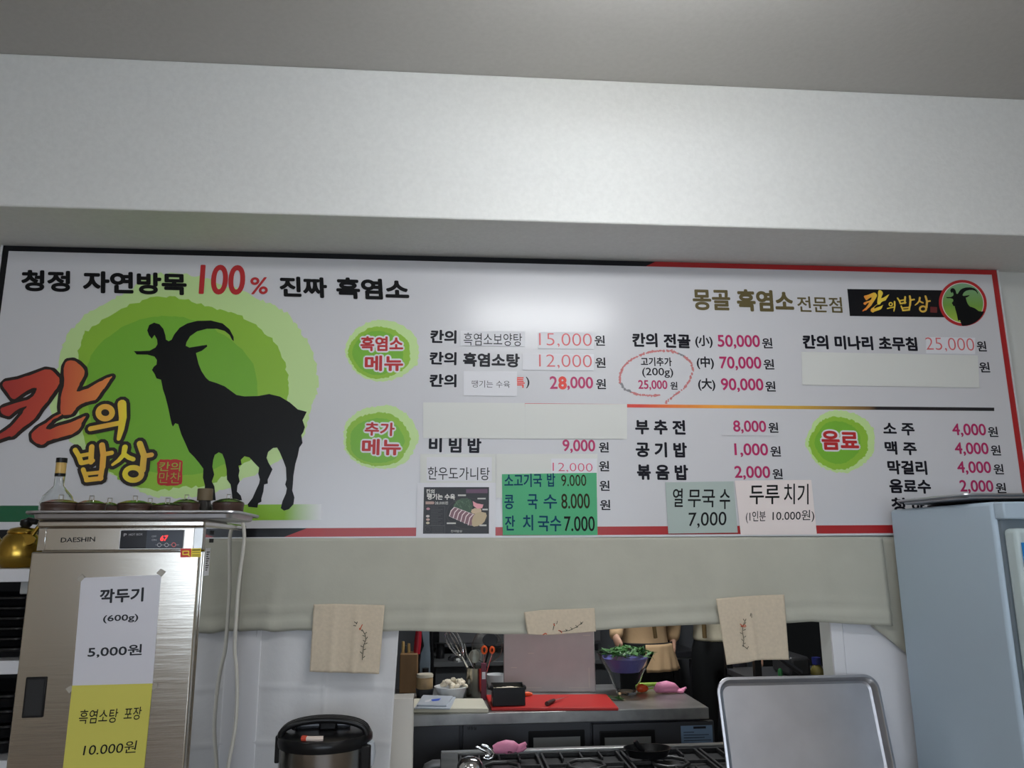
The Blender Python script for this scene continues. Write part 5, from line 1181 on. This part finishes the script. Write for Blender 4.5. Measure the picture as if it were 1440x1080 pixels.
MB().lathe([(0, zz), (r*.8, zz), (r*.97, zz+.03), (r, zz+.032), (r*.95, zz+.032), (r*.77, zz+.005), (0, zz+.004)], (p.x, p.y, 0), 40, squash=.72).build('pan', black_plastic, t)
MB().tube([p+V((-.012, .03, .012)), onY(899, 1051, p.y+.02), onY(893, 1042, p.y+.02)], [.009, .012, .010], 10).build('handle', black_plastic, t)

# ---------------------------------------------------------------- rear of the kitchen
yb_ = 2.55
zc = onY(700, 930, yb_).z
bk = empty('rear_counter', (.9, 2.9, 0), 'grey steel counter along the rear kitchen wall', 'counter')
bx0, bx1 = onY(608, 940, yb_).x, onY(862, 940, yb_).x
MB().box(bx0, bx1, yb_, 3.28, zc-.03, zc).build('worktop', mat('rear_steel', rgb(105, 107, 108), .4, metal=.4), bk, bevel=.003)
MB().box(bx0+.02, bx1-.02, yb_+.03, 3.26, 0, zc-.03).build('body', mat('rear_slate', rgb(72, 75, 78), .5), bk, bevel=.003)
zs_ = onY(700, 908, 2.95).z
sh = empty('wall_shelf', (.8, 3.1, zs_), 'dark wall shelf with grey front above the rear counter', 'shelf')
MB().box(bx0+.04, bx1, 2.93, 3.29, zs_, zs_+.02).build('shelf_board', dark_steel, sh, bevel=.002)
MB().box(bx0+.04, bx1, 2.95, 3.29, zs_+.021, zs_+.5).build('shelf_box', mat('shelf_grey', rgb(84, 84, 86), .5), sh, bevel=.003)
for x in (bx0+.05, bx1-.04): MB().box(x, x+.03, 3.0, 3.29, zc+.001, zs_).build('bracket', dark_steel, sh, smooth=0)
p = onY(643, 928, yb_+.1)
solo('steel_bowl', MB().lathe([(.06, zc+.001), (.066, zc+.003), (.062, zc+.02), (.04, zc+.036), (0, zc+.042)], (p.x, yb_+.1, 0), 28), chrome, 'small upturned steel bowl on the rear counter', 'bowl')
p = onY(619, 930, yb_+.2)
solo('dark_canister', MB().lathe([(0, zc+.001), (.03, zc+.001), (.03, zc+.09), (.045, zc+.1), (0, zc+.105)], (p.x, yb_+.2, 0), 18), black_plastic, 'dark canister on the rear counter behind the jar', 'canister')
a, b = onY(590, 920, 2.1), onY(605, 920, 2.1)
struct('trim_4', MB().box(a.x, b.x, 2.1, 2.2, 0, 2.7), bluegrey, bevel=.003)
GCB = 'black cables beside the blue-grey post'
solo('black_cable', MB().tube([onY(590, 880, 2.05), onY(592, 896, 2.05), onY(594, 908, 2.05), onY(590, 918, 2.05), onY(588, 935, 2.05), onY(589, 960, 2.05)], .010, 8), black_plastic, 'black cable down the left edge of the blue-grey post', 'cable', GCB)
solo('black_cable', MB().tube([onY(606, 880, 2.05), onY(606.5, 905, 2.05), onY(608, 925, 2.05), onY(608, 950, 2.05)], .010, 8), black_plastic, 'black cable down the right edge of the blue-grey post', 'cable', GCB)
# dark sink block between the two people
yk_ = 2.75; a, b = onY(944, 926, yk_), onY(982, 926, yk_); zt2 = onY(960, 916.5, yk_).z
sk = empty('dark_sink', ((a.x+b.x)/2, yk_+.25, 0), 'dark steel sink unit standing between the two workers', 'sink')
MB().box(a.x-.05, b.x, yk_, 3.25, zt2-.04, zt2).build('basin', mat('sink_dark', rgb(58, 58, 62), .35, metal=.4), sk, bevel=.004)
MB().box(a.x-.05, b.x+.015, yk_-.01, yk_+.01, zt2-.05, zt2-.04).build('edge_rail', steel_dull, sk, smooth=0)
for x in (a.x-.04, b.x-.05):
    for y in (yk_+.02, 3.2): MB().box(x, x+.04, y, y+.04, 0, zt2-.05).build('leg', dark_steel, sk, smooth=0)
MB().box(a.x-.05, b.x, 3.2, 3.26, zt2, zt2+.22).build('splashback', mat('sink_dark2', rgb(62, 62, 66), .35, metal=.3), sk, smooth=0)
# right end: dark rack with tubs
yr_ = 1.1
a, b = onY(1062, 940, yr_), onY(1160, 940, yr_); zt2 = onY(1100, 957, yr_).z
dk = empty('dark_rack', ((a.x+b.x)/2+.1, yr_+.25, 0), 'black frame rack at the right end of the kitchen', 'rack')
MB().box(a.x, b.x+.2, yr_, yr_+.45, zt2-.03, zt2).build('shelf_board', dark_steel, dk, bevel=.002)
for x in (a.x, b.x+.16):
    for y in (yr_, yr_+.41): MB().box(x, x+.035, y, y+.035, 0, zt2+(.2 if x == a.x else 0)).build('post', black_plastic, dk, bevel=.002)
mb = MB().tube([V((a.x+.02, yr_+.02, zt2+.19)), V((a.x+.25, yr_+.02, zt2+.03))], .014, 6); mb.build('brace', dark_steel, dk)
c0 = onY(1123, 956, yr_+.1); w1 = (onY(1139, 950, yr_).x-onY(1109, 950, yr_).x)/2; zq = onY(1123, 922, yr_+.1).z
solo('dark_tub', MB().box(c0.x-w1, c0.x+w1, yr_+.06, yr_+.3, zt2+.001, zq), mat('tub_charcoal', rgb(50, 50, 52), .35), 'charcoal rounded tub on the black rack', 'tub', bevel=.02, seg=3)
c0 = onY(1150, 956, yr_+.15); zq = onY(1150, 934, yr_+.15).z
gbt = empty('capped_bottle', (c0.x, yr_+.15, zt2), 'yellowish bottle with blue cap on the black rack', 'bottle')
MB().lathe([(0, zt2+.001), (.035, zt2+.001), (.035, zq-.03), (.015, zq), (0, zq)], (c0.x, yr_+.15, 0), 20).build('body', mat('oil_yellow', rgb(120, 110, 60), .2), gbt)
MB().lathe([(0, zq), (.022, zq), (.022, zq+.035), (0, zq+.035)], (c0.x, yr_+.15, 0), 16).build('cap', mat('cap_blue', rgb(40, 45, 110), .4), gbt)
c0 = onY(1098, 956, yr_+.1); zq = onY(1098, 940, yr_+.1).z
solo('green_bottle', MB().lathe([(0, zt2+.001), (.012, zt2+.001), (.012, zq-.01), (.006, zq), (0, zq)], (c0.x, yr_+.1, 0), 14), mat('bottle_green', rgb(48, 110, 62), .3), 'slim green bottle on the black rack, left of the charcoal tub', 'bottle')
a, b = onY(1050, 945, 2.6), onY(1060, 945, 2.6)
struct('trim_5', MB().box(a.x, b.x+.02, 2.6, 2.7, 0, 2.7), bluegrey, bevel=.003)
struct('trim_6', MB().box(b.x+.03, 4.19, 2.75, 3.29, 0, 2.1), mat('dark_store', rgb(30, 32, 34), .7), smooth=0)

# ================================================================ PEOPLE
def skinned(name, chains, m, parent, sub=2, root=None):
    vs, es, rs, idx = [], [], [], {}
    for ch in chains:
        prev = None
        for x, y, z, rx, ry in ch:
            k = (round(x, 4), round(y, 4), round(z, 4))
            if k not in idx: idx[k] = len(vs); vs.append((x, y, z)); rs.append((rx, ry))
            i = idx[k]
            if prev is not None and prev != i: es.append((prev, i))
            prev = i
    me = bpy.data.meshes.new(name); me.from_pydata(vs, es, []); me.update(); me.materials.append(m)
    o = bpy.data.objects.new(name, me); COL.objects.link(o)
    o.modifiers.new('skin', 'SKIN'); q = o.modifiers.new('sub', 'SUBSURF'); q.levels = sub; q.render_levels = sub
    o.modifiers['skin'].use_smooth_shade = True
    for i, r_ in enumerate(rs):
        d = me.skin_vertices[0].data[i]; d.radius = r_; d.use_root = (i == 0)
    o.parent = parent; return o
def hand(w_, d_, palm):
    """five bent finger chains and a palm from wrist w_ along d_"""
    d_ = d_.normalized(); side = d_.cross(V((0, 1, .2))).normalized(); nrm = side.cross(d_)
    k = w_+d_*.05; out = [[(*w_, .024, .018), (*(w_+d_*.03), .034, .016), (*(w_+d_*.075), .036, .014)]]
    for i, (o_, l_) in enumerate(((-.030, .062), (-.010, .074), (.010, .070), (.029, .055))):
        b_ = w_+d_*.075+side*o_; m1 = b_+d_*l_*.45+nrm*.006; m2 = b_+d_*l_*.8+nrm*.022; m3 = b_+d_*l_*.95+nrm*.036
        out.append([(*(w_+d_*.06+side*o_*.6), .010, .010), (*b_, .0095, .0095), (*m1, .009, .009), (*m2, .008, .008), (*m3, .007, .007)])
    b_ = w_+d_*.025-side*.028; out.append([(*(w_+d_*.02), .012, .012), (*b_, .012, .012), (*(b_+d_*.03-side*.022+nrm*.01), .0105, .0105), (*(b_+d_*.055-side*.026+nrm*.022), .008, .008)])
    return out
def person(cx, cy, face, H, label, top_m, leg_m, arm_l, arm_r, top_hem):
    """standing figure looking along angle 'face' (degrees, -90 = towards the hatch)"""
    root = empty('person', (cx, cy, 0), label, 'person')
    f = V((math.cos(R(face)), math.sin(R(face)), 0)); s = V((-f.y, f.x, 0)); z = V((0, 0, 1)); k = H/1.62
    P = lambda a, b, c: s*a*k + f*b*k + z*c*k
    pel, wai, che, neb, nek, hea, crn = P(0, 0, .90), P(0, 0, 1.02), P(0, .02, 1.20), P(0, 0, 1.33), P(0, .015, 1.385), P(0, .03, 1.47), P(0, .02, 1.57)
    def leg(sg): return [P(0, 0, .90), P(sg*.085, 0, .84), P(sg*.095, .01, .46), P(sg*.10, -.02, .09), P(sg*.105, .10, .035)]
    sh = lambda sg: P(sg*.165, 0, 1.30)
    def conv(w): return V((w.x-cx, w.y-cy, w.z))
    arms = {}
    body = [[(*pel, .145*k, .11*k), (*wai, .125*k, .095*k), (*che, .15*k, .105*k), (*neb, .10*k, .075*k), (*nek, .052*k, .055*k), (*hea, .075*k, .088*k), (*crn, .062*k, .07*k)]]
    for sg in (-1, 1):
        l = leg(sg); body.append([(*l[0], .145*k, .11*k), (*l[1], .085*k, .085*k), (*l[2], .055*k, .058*k), (*l[3], .036*k, .04*k), (*l[4], .035*k, .025*k)])
    for sg, (elb, wr, hd) in ((-1, arm_r), (1, arm_l)):
        e, w_ = conv(elb), conv(wr); d_ = hd.normalized()
        body.append([(*neb, .10*k, .075*k), (*sh(sg), .055*k, .055*k), (*e, .038*k, .038*k), (*w_, .025*k, .02*k)])
        for c in hand(w_, d_, 1): body.append(c)
    b = skinned('body', body, skin, root, 2)
    hr_ = [[(*P(0, -.01, 1.50), .088*k, .092*k), (*P(0, .0, 1.575), .078*k, .085*k), (*P(0, -.02, 1.61), .045*k, .05*k)], [(*P(0, -.01, 1.50), .088*k, .092*k), (*P(0, -.05, 1.42), .06*k, .045*k)]]
    skinned('hair', hr_, hair_m, root, 2)
    # face: nose, eyes, mouth, ears
    mb = MB(); mb.tube([P(0, .105, 1.475), P(0, .125, 1.447), P(0, .112, 1.438)], [.008, .013, .010], 8)
    for sg in (-1, 1): mb.lathe([(0, -.022), (.010, -.015), (.012, 0), (.008, .02), (0, .026)], P(sg*.082, .02, 1.46), 10)
    n_ = mb.build('nose_and_ears', skin, None, smooth=80); n_.parent = root
    mb = MB()
    for sg in (-1, 1): mb.lathe([(0, -.006), (.009, 0), (0, .006)], P(sg*.032, .105, 1.482), 10)
    n_ = mb.build('eyes', mat('eye_dark', (.02, .015, .012, 1), .2), None, smooth=80); n_.parent = root
    mb = MB().tube([P(-.024, .103, 1.408), P(0, .112, 1.405), P(.024, .103, 1.408)], [.003, .006, .003], 8)
    n_ = mb.build('mouth', mat('lip', rgb(170, 95, 90), .5), None, smooth=80); n_.parent = root
    tz = top_hem/k
    tp = [[(*P(0, 0, tz-.045), .166*k, .132*k), (*P(0, 0, tz), .162*k, .126*k), (*P(0, 0, max(tz+.05, 1.06)), .15*k, .115*k), (*che, .168*k, .122*k), (*neb, .115*k, .09*k), (*P(0, .01, 1.36), .068*k, .068*k)]]
    for sg, (elb, wr, hd) in ((-1, arm_r), (1, arm_l)):
        e, w_ = conv(elb), conv(wr); e2 = e.lerp(w_, 1.02)
        tp.append([(*neb, .115*k, .09*k), (*sh(sg), .068*k, .068*k), (*e, .052*k, .052*k), (*e2, .042*k, .04*k)])
    skinned('shirt', tp, top_m, root, 2)
    tr_ = [[(*P(0, 0, tz+.07), .138*k, .106*k), (*P(0, 0, tz-.005), .142*k, .114*k), (*pel, .158*k, .125*k)]]
    for sg in (-1, 1):
        l = leg(sg); tr_.append([(*pel, .158*k, .125*k), (*l[1], .10*k, .10*k), (*l[2], .075*k, .078*k), (*P(sg*.10, -.02, .12), .062*k, .062*k)])
    skinned('trousers', tr_, leg_m, root, 2)
    mb = MB()
    for sg in (-1, 1): 
        M = Matrix.Translation(P(sg*.105, .06, 0)) @ Matrix.Rotation(R(face-90), 4, 'Z')
        mb = MB().lathe([(0, .0), (.047*k, .0), (.052*k, .015), (.045*k, .05), (.03*k, .075), (0, .08)], (0, 0, 0), 18, M, squash=2.2)
        n_ = mb.build('shoe', black_matte, None, smooth=70); n_.parent = root
    return root, P
def wrap(root, name, m, a0, a1, z0, z1, rx, ry, flare=.0, n=24, nz=8, wav=.006):
    """cloth wrapped round the hips between two angles"""
    vs = []
    for j in range(nz+1):
        t_ = j/nz; zz = z1+(z0-z1)*t_
        for i in range(n+1):
            a_ = R(a0+(a1-a0)*i/n); g_ = 1+flare*t_; w_ = wav*math.sin(i*1.3+2*t_)*t_
            vs.append(((rx*g_+w_)*math.cos(a_), (ry*g_+w_)*math.sin(a_), zz))
    fs = [(j*(n+1)+i, (j+1)*(n+1)+i, (j+1)*(n+1)+i+1, j*(n+1)+i+1) for j in range(nz) for i in range(n)]
    o = MB().add(vs, fs).build(name, m, None, solid=.003, smooth=80); o.parent = root; return o
Y1 = 1.98
c1 = onY(906, 900, Y1)
zh1 = onY(906, 904, Y1).z
wl = onY(866, 897, Y1-.22); el = onY(868, 870, Y1-.06)
wr2 = onY(946, 903, Y1-.02); er = onY(948, 868, Y1+.05)
r1_, P1 = person(c1.x, Y1, -105, 1.62, 'person in tan top and apron over black trousers, one hand at the glass bowl', tan_cloth, black_cloth,
    (er, wr2, V((-.1, -.1, -1))), (el, wl, V((.25, -.5, -.7))), zh1)
zA = onY(925, 945, Y1-.15).z; zB_ = onY(920, 907, Y1-.15).z
wrap(r1_, 'apron', tan_cloth, -100, 10, zA, zB_, .168, .14, .22)
wrap(r1_, 'waist_band', black_cloth, -180, 180, zB_-.02, zh1+.012, .170, .136, .0, 36, 3, .002)
a, b = onY(922, 897, Y1-.13), onY(915, 850, Y1-.15)
n_ = MB().tube([V((a.x-c1.x, a.y-Y1, a.z)), V((b.x-c1.x, b.y-Y1-.01, b.z))], .012, 8).build('apron_strap', strap_m, None); n_.parent = r1_
Y2 = 2.3
c2 = onY(1006, 900, Y2); zh2 = onY(1000, 897, Y2-.1).z
wl = onY(1052, 905, Y2-.05); el = onY(1055, 868, Y2)
wr2 = onY(975, 880, Y2-.3); er = onY(962, 868, Y2-.1)
r2_, P2 = person(c2.x, Y2, -90, 1.62, 'person in cream shirt with brown strap, black trousers and charcoal apron', cream_cloth2, black_cloth,
    (V((c2.x+.24, Y2+.02, 1.10)), V((c2.x+.27, Y2-.06, .88)), V((0, -.2, -1))), (V((c2.x-.24, Y2+.06, 1.12)), V((c2.x-.22, Y2-.10, 1.22)), V((.4, -.8, .3))), zh2)
zA = onY(1025, 985, Y2-.15).z; zB_ = onY(1025, 907, Y2-.15).z
wrap(r2_, 'apron', char_cloth, -85, 30, zA, zB_, .182, .15, .12)
a, b = onY(991, 897, Y2-.135), onY(988, 850, Y2-.15)
n_ = MB().tube([V((a.x-c2.x, a.y-Y2, a.z)), V((b.x-c2.x, b.y-Y2, b.z))], .015, 8).build('apron_strap', strap_m, None); n_.parent = r2_

flush_text()
